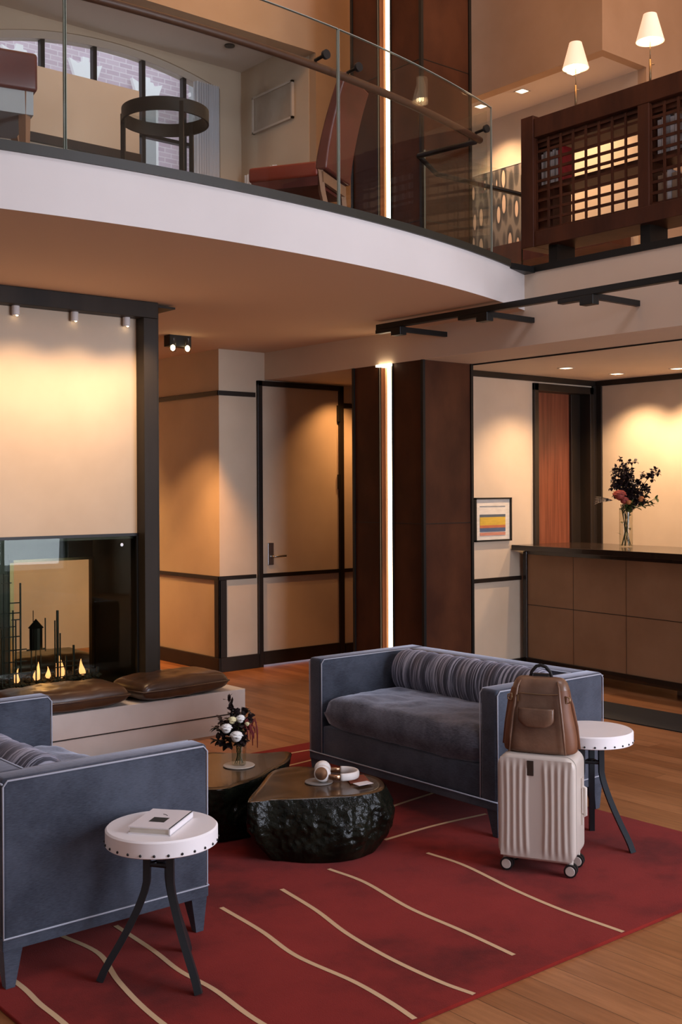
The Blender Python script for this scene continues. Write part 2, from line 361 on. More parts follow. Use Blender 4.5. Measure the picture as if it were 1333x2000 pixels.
struct('floor_mezzanine', MB().prism(arc(WX, 6.60, 0.1)+[(6.60, NY), (WX, NY)], ZF-0.04, ZF-0.02), 'walnut')
# thin black strip along the beam underside
struct('trim_4', B(7.185, 7.20, SY, 6.84, ZB-0.012, ZB), 'black_metal')
# lower back wall with the white door
YW, XL = 9.095, 6.05
mb = MB(); mb.prism([(XL, YW), (6.505, YW), (6.505, YW+0.15), (XL+0.15, YW+0.15), (XL+0.15, NY), (XL, NY)], 0, ZS); struct('wall_back', mb, 'plaster')
struct('wall_back_head', B(6.505, 7.57, YW, YW+0.15, 2.78, ZS), 'plaster')
struct('wall_back_end', B(7.57, 9.5, YW, YW+0.15, 0, ZB), 'plaster')
def rail(name, x0, x1, y0, y1, z0, z1): struct(name, B(x0, x1, y0, y1, z0, z1), 'trim', bevel=0.003)
rail('trim_5', XL-0.02, 6.47, YW-0.02, YW+0.001, 0.88, 0.918)
rail('trim_6', 7.585, 9.4, YW-0.02, YW+0.001, 0.88, 0.918)
rail('trim_7', XL-0.02, 6.47, YW-0.02, YW+0.001, 2.655, 2.70)
rail('trim_8', 7.585, 9.4, YW-0.02, YW+0.001, 2.60, 2.645)
rail('trim_9', XL-0.02, XL+0.001, YW-0.02, NY, 0.88, 0.918)
rail('trim_10', XL-0.02, XL+0.001, YW-0.02, NY, 2.655, 2.70)
rail('trim_11', XL-0.018, XL+0.07, YW-0.018, YW+0.001, 0.137, 0.88)
rail('trim_12', XL-0.018, XL+0.001, YW-0.018, YW+0.07, 0.137, 0.88)
rail('baseboard_back', XL-0.03, 6.50, YW-0.03, YW+0.001, 0, 0.137)
rail('baseboard_side', XL-0.03, XL+0.001, YW-0.03, NY, 0, 0.137)
rail('baseboard_end', 7.60, 9.4, YW-0.03, YW+0.001, 0, 0.137)
door = tag(B(6.545, 7.535, YW+0.0, YW+0.04, 0.02, 2.77).build('door_1', 'plaster'), kind='structure')
MB().box(6.49, 6.545, YW-0.03, YW+0.05, 0, 2.82).box(7.535, 7.59, YW-0.03, YW+0.05, 0, 2.82).box(6.49, 7.59, YW-0.03, YW+0.05, 2.77, 2.82).build('door_frame', 'trim', door, bevel=0.003)
B(6.545, 7.535, YW-0.02, YW, 0.88, 0.918).build('door_rail', 'trim', door)
B(6.545, 7.535, YW-0.02, YW, 0.02, 0.15).build('kick_plate', 'trim', door)
MB().box(7.515, 7.545, YW-0.035, YW, 2.45, 2.62).box(7.52, 7.54, YW-0.032, YW, 1.75, 1.9).build('hinge', 'black_metal', door)
hd = B(6.615, 6.685, YW-0.014, YW, 1.00, 1.22).build('door_handle', 'chrome', door, bevel=0.003)
MB().tube([(6.65, YW-0.01, 1.085), (6.65, YW-0.055, 1.085), (6.67, YW-0.065, 1.085), (6.80, YW-0.065, 1.088)], 0.011, 10).build('lever', 'chrome', hd, smooth=True)
# desk room
YR, XR = 7.195, 9.357
struct('wall_desk', B(7.19, 8.415, YR, YR+0.12, 0, ZB), 'plaster')
struct('wall_desk_head', B(8.415, XR, YR, YR+0.12, 2.72, ZB), 'plaster')
struct('wall_right', B(XR, XR+0.12, SY, NY, 0, ZB), 'plaster')
rail('trim_13', 7.18, XR, YR-0.02, YR+0.001, 2.775, ZB)
rail('trim_14', XR-0.02, XR+0.001, SY, YR, 2.775, ZB)
rail('trim_15', 7.18, 8.20, YR-0.02, YR+0.001, 0.88, 0.918)
rail('baseboard_desk', 7.18, 8.41, YR-0.02, YR+0.001, 0, 0.137)
rail('trim_16', XR-0.06, XR+0.001, YR-0.03, YR+0.001, 0, 2.775)
rail('trim_17', XR-0.02, XR+0.001, YR-0.09, YR, 0, 2.775)
d2 = tag(B(8.45, 9.27, YR+0.13, YR+0.17, 0.0, 2.69).build('door_2', 'reddoor'), kind='structure')
MB().box(8.39, 8.45, YR-0.03, YR+0.18, 0, 2.76).box(9.24, 9.30, YR-0.03, YR+0.18, 0, 2.76).box(8.39, 9.30, YR-0.03, YR+0.18, 2.69, 2.76).box(9.10, 9.24, YR+0.10, YR+0.14, 0, 2.69).build('door_frame', 'trim', d2, bevel=0.003)
# outer shell, unseen walls
struct('wall_west', B(WX-0.1, WX, SY, NY, 0, TOPZ), 'white_plaster')
mb = MB(); mb.box(WX, 4.0, SY-0.1, SY, 0, TOPZ).box(8.6, EX, SY-0.1, SY, 0, TOPZ).box(4.0, 8.6, SY-0.1, SY, 0, 0.4).box(4.0, 8.6, SY-0.1, SY, 4.9, TOPZ)
struct('wall_south', mb, 'white_plaster')
mb = MB()
for x in (4.0, 5.15, 6.3, 7.45, 8.55): mb.box(x, x+0.05, SY-0.09, SY-0.03, 0.4, 4.9)
for z in (0.4, 2.6, 4.85): mb.box(4.0, 8.6, SY-0.09, SY-0.03, z, z+0.05)
w2 = tag(mb.build('window_2', 'black_metal'), kind='structure')
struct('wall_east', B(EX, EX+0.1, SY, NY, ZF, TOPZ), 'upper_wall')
struct('wall_north', B(WX, 6.2, NY, NY+0.1, 0, ZS), 'plaster')
struct('ceiling_top', B(WX, EX, SY, NY, TOPZ, TOPZ+0.1), 'ceiling')
# upper level walls
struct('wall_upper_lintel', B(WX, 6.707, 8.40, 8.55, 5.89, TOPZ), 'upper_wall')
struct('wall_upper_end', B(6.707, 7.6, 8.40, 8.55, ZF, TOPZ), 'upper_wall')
struct('wall_upper_side', B(6.70, 6.82, 8.5, 9.80, ZF, 6.05), 'plaster')
struct('ceiling_sitting', B(WX, 6.82, 8.5, 9.85, 6.05, 6.15), 'ceiling')
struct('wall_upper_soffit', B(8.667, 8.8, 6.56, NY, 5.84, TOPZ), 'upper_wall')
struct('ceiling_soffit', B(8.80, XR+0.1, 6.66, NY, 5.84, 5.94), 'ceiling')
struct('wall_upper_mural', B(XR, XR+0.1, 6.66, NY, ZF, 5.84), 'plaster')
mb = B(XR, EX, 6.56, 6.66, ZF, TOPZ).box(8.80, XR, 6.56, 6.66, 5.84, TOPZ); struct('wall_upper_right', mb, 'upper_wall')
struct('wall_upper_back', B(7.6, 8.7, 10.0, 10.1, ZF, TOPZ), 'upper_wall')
# low partition in the sitting area
pt = B(WX, 4.289, 7.50, 7.60, ZF-0.02, 4.745); struct('wall_partition', pt, 'plaster')
rail('trim_18', WX, 4.289, 7.47, 7.501, 4.20, 4.265)

# ------------------------------------------------------------------ upper arched window
YN = 9.63; xc_, hw = 5.13, 1.31
def archz(x): return 6.0-(x-5.25)**2/(2*4.0)*1.0
xs = [3.75+(6.44-3.75)*i/24 for i in range(25)]
mb = MB(); mb.prism([(WX, ZF), (3.75, ZF), (3.75, archz(3.75))]+[(x, archz(x)) for x in xs[1:]]+[(6.44, ZF), (6.75, ZF), (6.75, 6.10), (WX, 6.10)], YN, YN+0.18, 'y')
struct('wall_upper_north', mb, 'plaster')
fr = MB(); t = 0.07
for i in range(24):
    x, X = xs[i], xs[i+1]; fr.prism([(x, archz(x)-t), (X, archz(X)-t), (X, archz(X)), (x, archz(x))], YN+0.02, YN+0.12, 'y')
fr.box(3.75, 3.82, YN+0.02, YN+0.12, ZF, archz(3.75)).box(6.38, 6.44, YN+0.02, YN+0.12, ZF, archz(6.44))
win = tag(fr.build('window_1', 'frame_white'), kind='structure')
for x in (4.53, 5.055, 5.575, 6.04): B(x-0.02, x+0.02, YN+0.03, YN+0.09, ZF, archz(x)-0.03).build('mullion', 'black_metal', win)
B(3.8, 6.4, YN+0.03, YN+0.09, 5.18, 5.215).build('transom', 'black_metal', win)
MB().prism([(3.8, ZF)]+[(3.8+2.6*i/12, archz(3.8+2.6*i/12)-0.03) for i in range(13)]+[(6.4, ZF)], YN+0.055, YN+0.062, 'y').build('window_pane', 'glass', win)
# pale curtain gathered at the right of the window
cu = MB(); pp = []
for i in range(61): x = 6.08+0.28*i/60; pp.append((x, YN-0.09+0.03*sin(i*1.05)))
cu.prism(pp+[(x, y+0.006) for x, y in reversed(pp)], ZF, 5.80)
tag(cu.build('curtain', 'curtain', smooth=True, angle=50), 'white sheer curtain gathered at the right side of the arched upper window', 'curtain')
cu = MB(); pp = []  # pleated white panel added in place of a reflection in the glass
for i in range(81): y = 8.98+0.52*i/80; pp.append((6.66+0.02*sin(i*0.95), y))
cu.prism(pp+[(x+0.006, y) for x, y in reversed(pp)], ZF, 4.95)
tag(cu.build('curtain', 'curtain', smooth=True, angle=50), 'short white pleated panel standing in for a glass reflection behind the tall red chair', 'curtain')
# framed pale panel on side wall
p = thing('picture_frame', 'pale rectangular framed picture on the side wall above the red chair', 'picture', (6.70, 8.45, 5.6))
MB().box(-0.03, 0, 0.28, 0.95, 0.22-0.12, 0.24-0.12+0.0).box(-0.03, 0, 0.28, 0.95, -0.25, -0.23).box(-0.03, 0, 0.28, 0.30, -0.25, 0.12).box(-0.03, 0, 0.93, 0.95, -0.25, 0.12).build('frame', 'frame_white', p)
B(-0.015, -0.005, 0.29, 0.94, -0.24, 0.11).build('print', 'picfill', p)
dl = tag(MB().lathe([(0, 0), (0.05, 0), (0.05, 0.012), (0, 0.012)], 16).build('ceiling_fitting', 'black_metal', loc=(6.2, 9.1, 6.036)), 'small dark round fitting in the ceiling by the arched window', 'ceiling fitting')
dl.name = 'sprinkler_head'

# ------------------------------------------------------------------ street facade across the road
fb = tag(B(0.0, 14, 15.0, 15.3, 0, 13).build('brick_building', 'brick'), 'pale lilac brick building seen through the arched upper window', 'building')
fan = [(-0.17, 0), (0.17, 0), (0.26, 0.25), (0.12, 0.20), (0.10, 0.25), (0.05, 0.25), (0.05, 0.31), (-0.05, 0.31), (-0.05, 0.25), (-0.12, 0.20), (-0.26, 0.25)]
for i in range(6):
    x = 4.64+1.01*i; dz = 7.64 if i != 3 else 7.70
    MB().prism([(x+a, dz+c) for a, c in fan], 14.93, 15.0, 'y').build('stone_lintel', 'outwhite', fb)
    wf = B(x-0.2, x+0.2, 14.96, 15.0, 6.1, dz).build('window', 'outwhite', fb)
    B(x-0.15, x+0.15, 14.94, 14.965, 6.15, dz-0.05).build('pane', 'concrete', wf)
B(9.45, 10.1, 14.6, 15.0, 0, 9).build('facade_pier', 'concrete', fb)

# ------------------------------------------------------------------ tall column with the light slit
pr = tag(MB().prism([(6.60, 6.85), (7.18, 6.85), (7.18, 7.74), (6.60, 7.74), (6.60, 7.385), (6.68, 7.385), (6.68, 7.23), (6.60, 7.23)], 0, TOPZ).build('column', 'pier'),
         'tall dark brown panelled column with a glowing vertical light slit', 'column')
def edge(x, y, s=0.012): return B(x-s, x+s, y-s, y+s, 0, TOPZ)
e = MB()
for x, y in ((6.60, 6.85), (7.18, 6.85), (6.60, 7.74)): e.box(x-0.014, x+0.014, y-0.014, y+0.014, 0, ZB).box(x-0.014, x+0.014, y-0.014, y+0.014, ZF, TOPZ)
for y in (7.223, 7.392): e.box(6.59, 6.61, y-0.007, y+0.007, 0, ZB).box(6.59, 6.61, y-0.007, y+0.007, ZF, TOPZ)
e.build('edge_strip', 'black_metal', pr)
e = MB()
for z in (1.45, 4.0, 5.35, 6.8):
    e.box(6.597, 6.61, 6.86, 7.22, z, z+0.006).box(6.61, 7.17, 6.847, 6.86, z, z+0.006).box(6.597, 6.61, 7.39, 7.73, z, z+0.006)
e.build('panel_joint', 'black_metal', pr)
MB().box(6.615, 6.68, 7.235, 7.31, 0, ZB).box(6.615, 6.68, 7.235, 7.31, ZF, TOPZ).build('light_strip', 'slit', pr)
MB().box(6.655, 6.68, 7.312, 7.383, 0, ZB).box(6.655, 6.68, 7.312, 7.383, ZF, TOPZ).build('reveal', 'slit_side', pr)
B(6.56, 6.66, 7.22, 7.40, ZB-0.02, ZB-0.002).build('strip_cap', 'slit', pr)

# ------------------------------------------------------------------ balcony balustrade
bal = thing('glass_balustrade', 'curved frameless glass balustrade with wooden handrail along the balcony edge', 'balustrade')
X0s = [0.2, 2.565, 4.35, 6.115]
def pane(x0, x1, off, name='glass_panel'):
    g = MB(); a = arc(x0, x1, off, 16); c = arc(x1, x0, off+0.015, 16)
    g.prism(a+c, ZF-0.03, 4.51); return g.build(name, 'glass', bal)
for i in range(3):
    g = pane(X0s[i]+0.004, X0s[i+1]-0.004, 0.055)
    for x in (X0s[i]+0.004, X0s[i+1]-0.006):
        B(x, x+0.003, yc(x, 0.055), yc(x, 0.07)+0.001, ZF, 4.511).build('glass_edge', 'glass_edge', g)
    MB().prism(arc(X0s[i]+0.004, X0s[i+1]-0.004, 0.0545, 16)+arc(X0s[i+1]-0.004, X0s[i]+0.004, 0.0705, 16), 4.510, 4.514).build('glass_edge', 'glass_edge', g)
MB().tube([(x, y, 4.275) for x, y in arc(0.2, 6.05, 0.13, 50)], 0.024, 12).build('handrail', 'handrail', bal, smooth=True)
for x in (2.50, 2.68, 4.22, 4.50, 5.98):
    y = yc(x, 0.13); y2 = yc(x, 0.04)
    MB().tube([(x, y, 4.275), (x, y, 4.31), (x, y2, 4.315)], 0.011, 8).lathe([(0, 0), (0.028, 0), (0.028, 0.02), (0, 0.02)], 16, T=Matrix.Translation((x, y2-0.02, 4.315)) @ Matrix.Rotation(-pi/2, 4, 'X')).build('bracket', 'black_metal', bal, smooth=True, angle=40)
b2 = thing('glass_balustrade', 'short clear glass screen with dark handrail between the balcony end and lattice bookcase', 'balustrade')
B(6.10, 6.115, 5.66, 6.30, ZF, 4.50).build('glass_panel', 'glass', b2)
g = B(6.42, 7.60, 6.62, 6.635, ZF, 4.50).build('glass_panel', 'glass', b2)
B(6.417, 6.42, 6.62, 6.635, ZF, 4.50).build('glass_edge', 'glass_edge', g); B(7.60, 7.603, 6.62, 6.635, ZF, 4.50).build('glass_edge', 'black_metal', g)
MB().tube([(6.07, 5.73, 4.285), (5.99, 6.25, 4.285)], 0.02, 10).tube([(5.99, 6.25, 4.285), (6.45, 6.52, 4.285), (7.62, 6.52, 4.285), (7.62, 6.0, 4.285)], 0.02, 10).build('handrail', 'black_metal', b2, smooth=True)

# ------------------------------------------------------------------ track light
tr = thing('track_light', 'long black track light bar carried on arms from the white beam', 'track light')
B(6.075, 6.125, SY+0.1, 6.85, 3.03, 3.075).build('track', 'black_metal', tr, bevel=0.003)
for y, z in ((3.75, 3.045), (4.70, 3.045), (5.645, 3.04), (6.57, 3.033)):
    B(6.11, 6.60, y-0.018, y+0.018, z-0.045, z-0.005).build('arm', 'black_metal', tr, bevel=0.002)
    B(6.07, 6.13, y+0.02, y+0.28, 3.0, 3.03).build('spot_holder', 'black_metal', tr, bevel=0.003)
    MB().box(6.065, 6.135, y-0.02, y+0.09, 2.965, 3.03).build('adapter', 'black_metal', tr, bevel=0.004)

# ------------------------------------------------------------------ twin spot on the lower ceiling
ts = thing('ceiling_spotlight', 'black box ceiling fitting with two glowing glass spot lamps right of the fireplace', 'ceiling light', (5.25, 8.55, ZS))
MB().box(-0.10, 0.12, -0.05, 0.05, -0.10, 0).build('housing', 'black_metal', ts, bevel=0.004)
for dx, dy in ((-0.07, -0.03), (0.06, -0.06)):
    g = MB().lathe([(0.028, -0.02), (0.028, -0.15), (0, -0.15)], 16, (dx, dy-0.02, 0)).build('glass_shade', 'vaseglass', ts, smooth=True)
    MB().ball((dx, dy-0.02, -0.115), 0.021, sz=1.3).build('bulb', 'bulb', g, smooth=True)
spot('twin_spot_a', (5.18, 8.45, 2.9), (6.05, 9.32, 0.35), 150, WARM, 50, 0.7)
spot('twin_spot_b', (5.31, 8.42, 2.9), (6.05, 10.25, 0.35), 150, WARM, 46, 0.7)
spot('corridor_spot', (7.45, 8.70, 2.8), (7.50, 9.1, 1.5), 30, WARM, 105, 0.9)
spot('corridor_end_spot', (7.9, 8.5, 2.8), (7.8, 9.1, 1.2), 40, WARM, 90, 0.9)

# ------------------------------------------------------------------ fireplace
fp = thing('fireplace', 'see-through gas fireplace in a black steel surround under a plastered chimney breast', 'fireplace')
YG = 7.24
MB().box(1.2, 4.15, YG, YG+0.95, 1.43, ZS).build('chimney_breast', 'plaster', fp)
B(1.2, 4.22, 7.12, YG+0.02, 2.985, ZS+0.0).build('beam', 'steel', fp, bevel=0.004)
MB().box(4.105, 4.215, 7.13, 7.25, 0.305, 2.985).box(4.205, 4.262, 7.19, 7.21, 0.305, ZS-0.03).box(4.205, 4.262, 7.27, 7.29, 0.305, ZS-0.03).box(4.20, 4.215, 7.19, 7.29, 0.305, ZS-0.03).build('post', 'steel', fp, bevel=0.003)
B(4.15, 4.38, 7.15, 7.45, ZS-0.03, ZS-0.015).build('top_plate', 'steel', fp)
MB().box(1.2, 4.105, YG-0.02, YG, 1.42, 1.44).box(4.09, 4.105, YG-0.02, YG+0.01, 0.35, 1.43).build('glass_trim', 'black_metal', fp)
B(1.2, 4.09, YG-0.008, YG, 0.37, 1.42).build('fire_glass', 'fireglass', fp)
fbx = MB(); YB = YG+0.80
fbx.box(1.2, 4.20, YG+0.02, YB, 1.40, 1.43).box(4.16, 4.20, YG+0.02, YB, 0.30, 1.40).box(1.2, 4.16, YG+0.01, YB, 0.306, 0.37)
fbx.box(1.2, 3.47, YB-0.03, YB, 0.37, 1.40).box(3.47, 4.15, YB-0.03, YB, 1.235, 1.40)
fbx.build('firebox', 'darkbox', fp)
MB().box(3.47, 3.50, YB-0.04, YB+0.01, 0.37, 1.235).box(4.135, 4.155, YB-0.04, YB+0.01, 0.37, 1.235).box(3.47, 4.155, YB-0.04, YB+0.01, 1.215, 1.235).build('rear_frame', 'brass', fp)
for zz in (0.0,):
    MB().lathe([(0, 0), (0.012, 0), (0.012, 0.01), (0, 0.01)], 12, T=Matrix.Translation((3.97, YG-0.01, 1.36)) @ Matrix.Rotation(pi/2, 4, 'X')).build('glass_bolt', 'chrome', fp)
lv = MB()
for i in range(420):
    lv.ball((random.uniform(2.6, 3.98), random.uniform(7.5, 7.85), 0.375+random.random()*0.03), random.uniform(0.012, 0.026), sz=0.7, sub=1)
o = lv.build('lava_rock', 'lava', fp); o['kind'] = 'stuff'
def flame(x, y, h, wd):
    f_ = MB(); pts = [(x+0.35*wd*sin(2.2*i/7+x*9)*i/7, y, 0.395+h*i/7) for i in range(8)]
    wd *= 1.5; rs = [wd*0.30, wd*0.5, wd*0.48, wd*0.38, wd*0.27, wd*0.17, wd*0.09, 0.001]
    f_.tube(pts, rs, 10, squash=(1, 0.55)); return f_.build('flame', 'flame', fp, smooth=True)
for x, y, h, wd in ((3.35, 7.62, 0.10, 0.05), (3.08, 7.62, 0.13, 0.06), (3.50, 7.62, 0.13, 0.055), (3.60, 7.65, 0.085, 0.04), (3.675, 7.62, 0.19, 0.075), (3.69, 7.67, 0.10, 0.06), (3.86, 7.62, 0.12, 0.05)): flame(x, y, h, wd)
point('fire_glow', (3.5, 7.55, 0.60), 1.2, (1.0, 0.45, 0.15), 0.08)
# steel skyline sculpture in the fire
sk = thing('fire_sculpture', 'black metal miniature skyline with water tower and scaffolds standing in the fire', 'sculpture', (3.56, 7.56, 0.37)); sk.scale = (1, 1, 1.18)
def bars(lst, name):
    m_ = MB()
    for x, z0, z1, t_ in lst: m_.box(x-t_, x+t_, -t_, t_, z0, z1)
    return m_
k = bars([(-0.29, 0, 0.79, .004), (-0.325, 0, .68, .004), (-.26, 0, .46, .004), (-.205, 0, .62, .005), (-.24, 0, .40, .004), (-.34, 0, .35, .004)], 's')
for z, a, c in ((.62, -.34, -.27), (.66, -.325, -.29), (.44, -.34, -.2), (.40, -.27, -.2), (.36, -.35, -.24), (.30, -.35, -.2), (.22, -.34, -.16), (.15, -.34, -.16), (.5, -.29, -.2), (.08, -.35, -.1)): k.box(a, c, -0.004, 0.004, z, z+0.007)
for x in (-.45, -.52, -.6): k.box(x-.004, x+.004, -.004, .004, 0, .25+.1*sin(x*20))
k.build('scaffold', 'black_metal', sk)
k = MB().lathe([(0, .215), (.045, .215), (.045, .345), (.055, .345), (0, .40)], 14, (-0.09, 0, 0))
for dx in (-.035, 0, .035): k.box(-.09+dx-.004, -.09+dx+.004, -.004, .004, 0, .22)
k.box(-.16, -.02, -.004, .004, .21, .22).box(-.022, -.016, -.004, .004, .2, .40).box(-.112, -.108, -.003, .003, .38, .45); k.build('water_tower', 'black_metal', sk)
k = bars([(.075, 0, .44, .007), (.055, 0, .38, .004), (.095, 0, .3, .004), (.14, 0, .16, .005), (.2, 0, .22, .006), (.235, 0, .1, .004), (.33, -0.0, .06, .008), (.39, 0, .07, .008)], 's')
for z in (.03, .09, .12): k.box(.05, .24, -.003, .003, z, z+.006)
k.box(.2, .39, -.003, .003, .03, .036)
k.build('chimney', 'black_metal', sk)
# white cans above the chimney breast
for i, x in enumerate((2.75, 3.177, 3.606, 4.01)):
    c_ = thing('surface_downlight', ['small white cylinder downlight under the steel beam, beyond the frame edge', 'small white cylinder downlight under the steel beam, leftmost in view', 'small white cylinder downlight under the steel beam, middle one', 'small white cylinder downlight under the steel beam, nearest the post'][i], 'ceiling light', (x, 7.21, 3.0), group='white downlights over the chimney breast')
    MB().lathe([(0, 0.08), (0.026, 0.08), (0.026, -0.075), (0.02, -0.078), (0, -0.07)], 18).build('can', 'white_metal', c_, smooth=True, angle=40)
    MB().ball((0.01, 0, -0.075), 0.008).build('lens', 'bulb', c_)
    spot('breast_wash', (x, 6.80, 2.95), (x+0.05, 7.24, 1.55), 40, (1.0, 0.64, 0.36), 104, 1.0)
# hearth bench
hb = thing('hearth_bench', 'long pale stone hearth bench with a dark groove around the fireplace', 'bench')
MB().prism([(0.6, 6.77), (4.72, 6.77), (4.72, 8.7), (4.22, 8.7), (4.22, 7.2), (0.6, 7.2)], 0.14, 0.305).build('seat_slab', 'bench_stone', hb, bevel=0.003)
MB().prism([(0.6, 6.785), (4.705, 6.785), (4.705, 8.69), (4.22, 8.69), (4.22, 7.2), (0.6, 7.2)], 0.0, 0.128).build('plinth', 'bench_stone', hb)
MB().prism([(0.62, 6.80), (4.69, 6.80), (4.69, 8.68), (4.22, 8.68), (4.22, 7.2), (0.62, 7.2)], 0.125, 0.143).build('shadow_gap', 'black_metal', hb)
B(2.0, 4.15, 8.14, 8.8, 0.0, 0.30).build('rear_slab', 'bench_stone', hb)

def pillow(name, L_, W_, H_, n=26, p_=0.42, wr=0.006, seed=0, ex=4):
    m_ = MB(); vs = {}
    for sgn in (1, -1):
        for i in range(n+1):
            for j in range(n+1):
                u = -1+2*i/n; v = -1+2*j/n
                pin = 1-0.04*(u*u*v*v)
                h = ((1-abs(u)**ex)*(1-abs(v)**ex))
                h = max(h, 0)**p_
                x = u*L_/2*(1-0.05*(1-abs(v))**1*abs(u)**6*0)*pin; y = v*W_/2*pin
                nz = noise.noise(Vector((x*7+seed, y*7, sgn*3)))*wr*2+noise.noise(Vector((x*18+seed, y*16, sgn)))*wr*h
                z = sgn*H_/2*h+nz*h
                if sgn == -1 and (i in (0, n) or j in (0, n)): vs[(-1, i, j)] = vs[(1, i, j)]
                else: vs[(sgn, i, j)] = m_.bm.verts.new((x, y, z))
    for sgn in (1, -1):
        for i in range(n):
            for j in range(n):
                q = [vs[(sgn, i, j)], vs[(sgn, i+1, j)], vs[(sgn, i+1, j+1)], vs[(sgn, i, j+1)]]
                m_.bm.faces.new(q if sgn == 1 else q[::-1])
    return m_
for i, (x, y, rz, lab, L_, W_) in enumerate(((4.20, 6.945, 0.08, 'dark brown leather cushion at the right end of the hearth bench', 0.76, 0.43), (3.36, 6.955, -0.02, 'dark brown leather cushion on the hearth bench left of another cushion', 0.84, 0.45))):
    c_ = thing('leather_cushion', lab, 'cushion', (x, y, 0.305), rz, 'leather cushions on the hearth bench')
    pillow('c', L_, W_, 0.155, seed=i*5, p_=0.36, ex=5).build('cushion_cover', 'cushion', c_, smooth=True, loc=(0, 0, 0.078))
    z = 0.078; q = 0.96
    MB().tube([(-L_/2*q, -W_/2*q, z), (0, -W_/2*1.003, z), (L_/2*q, -W_/2*q, z), (L_/2*1.003, 0, z), (L_/2*q, W_/2*q, z), (0, W_/2*1.003, z), (-L_/2*q, W_/2*q, z), (-L_/2*1.003, 0, z)], 0.005, 6, closed=True).build('piping', 'cushion', c_, smooth=True)
c_ = thing('leather_cushion', 'dark glossy cushion on the rear ledge seen through the fire', 'cushion', (3.86, 8.45, 0.30), 0.0, 'leather cushions on the hearth bench')
pillow('c', 0.95, 0.5, 0.17, seed=9).build('cushion_cover', 'cushion', c_, smooth=True, loc=(0, 0, 0.086))
spot('rear_wall_wash', (4.6, 10.4, 3.0), (5.2, 11.5, 1.2), 230, (1.0, 0.52, 0.18), 110, 0.9)

# ------------------------------------------------------------------ rug
rg = MB(); rg.box(1.55, 4.97, 2.69, 6.12, 0.0, 0.0145, bev=0.004)
rg.mi = 1
def rugline(pts, wd=0.021):
    # Catmull-Rom through the points
    P = [Vector((x, y, 0)) for x, y in pts]; P = [P[0]*2-P[1]]+P+[P[-1]*2-P[-2]]; out = []
    for i in range(1, len(P)-2):
        for k in range(8):
            t = k/8; a, b_, c, d = P[i-1:i+3]
            out.append(0.5*((2*b_)+(c-a)*t+(2*a-5*b_+4*c-d)*t*t+(3*b_-a-3*c+d)*t**3))
    out.append(P[-2]); L_, R_ = [], []
    for i, p in enumerate(out):
        t = (out[min(i+1, len(out)-1)]-out[max(i-1, 0)]).normalized(); nn = Vector((-t.y, t.x, 0))*wd/2
        L_.append((p+nn)); R_.append((p-nn))
    for i in range(len(out)-1):
        rg.face([Vector((v.x, v.y, 0.0156)) for v in (L_[i], R_[i], R_[i+1], L_[i+1])])
for L_ in ([(3.76, 3.89), (3.765, 3.65), (3.70, 3.29), (3.67, 3.0), (3.67, 2.70)], [(3.26, 4.02), (3.27, 3.78), (3.21, 3.43), (3.2, 3.12), (3.18, 2.83)],
           [(2.94, 3.95), (2.9, 3.66), (2.84, 3.39), (2.81, 3.11), (2.81, 2.85), (2.83, 2.70)], [(2.62, 3.94), (2.6, 3.63), (2.56, 3.35), (2.58, 3.05), (2.57, 2.85), (2.55, 2.70)],
           [(2.19, 4.05), (2.18, 3.74), (2.16, 3.52), (2.17, 3.31), (2.15, 3.04), (2.16, 2.70)], [(1.98, 4.10), (2.01, 3.85), (1.95, 3.59), (1.91, 3.31), (1.90, 3.0), (1.91, 2.70)],
           [(1.66, 4.0), (1.67, 3.77), (1.66, 3.6), (1.66, 3.45), (1.65, 3.1), (1.66, 2.70)], [(3.74, 4.17), (4.10, 4.18), (4.45, 4.15)], [(3.9, 4.50), (4.16, 4.58), (4.6, 4.64)],
           [(4.0, 5.93), (4.52, 5.94), (4.75, 5.92)], [(3.95, 5.66), (4.36, 5.69), (4.75, 5.74)]): rugline(L_)
tag(rg.build('area_rug', ['rug', 'rugline']), 'large red rug with wavy cream lines under the blue sofas', 'rug')
mt = B(7.02, 7.56, 2.0, 8.8, 0, 0.008); tag(mt.build('floor_mat', 'mat'), 'long black floor mat lying before the reception desk', 'mat')

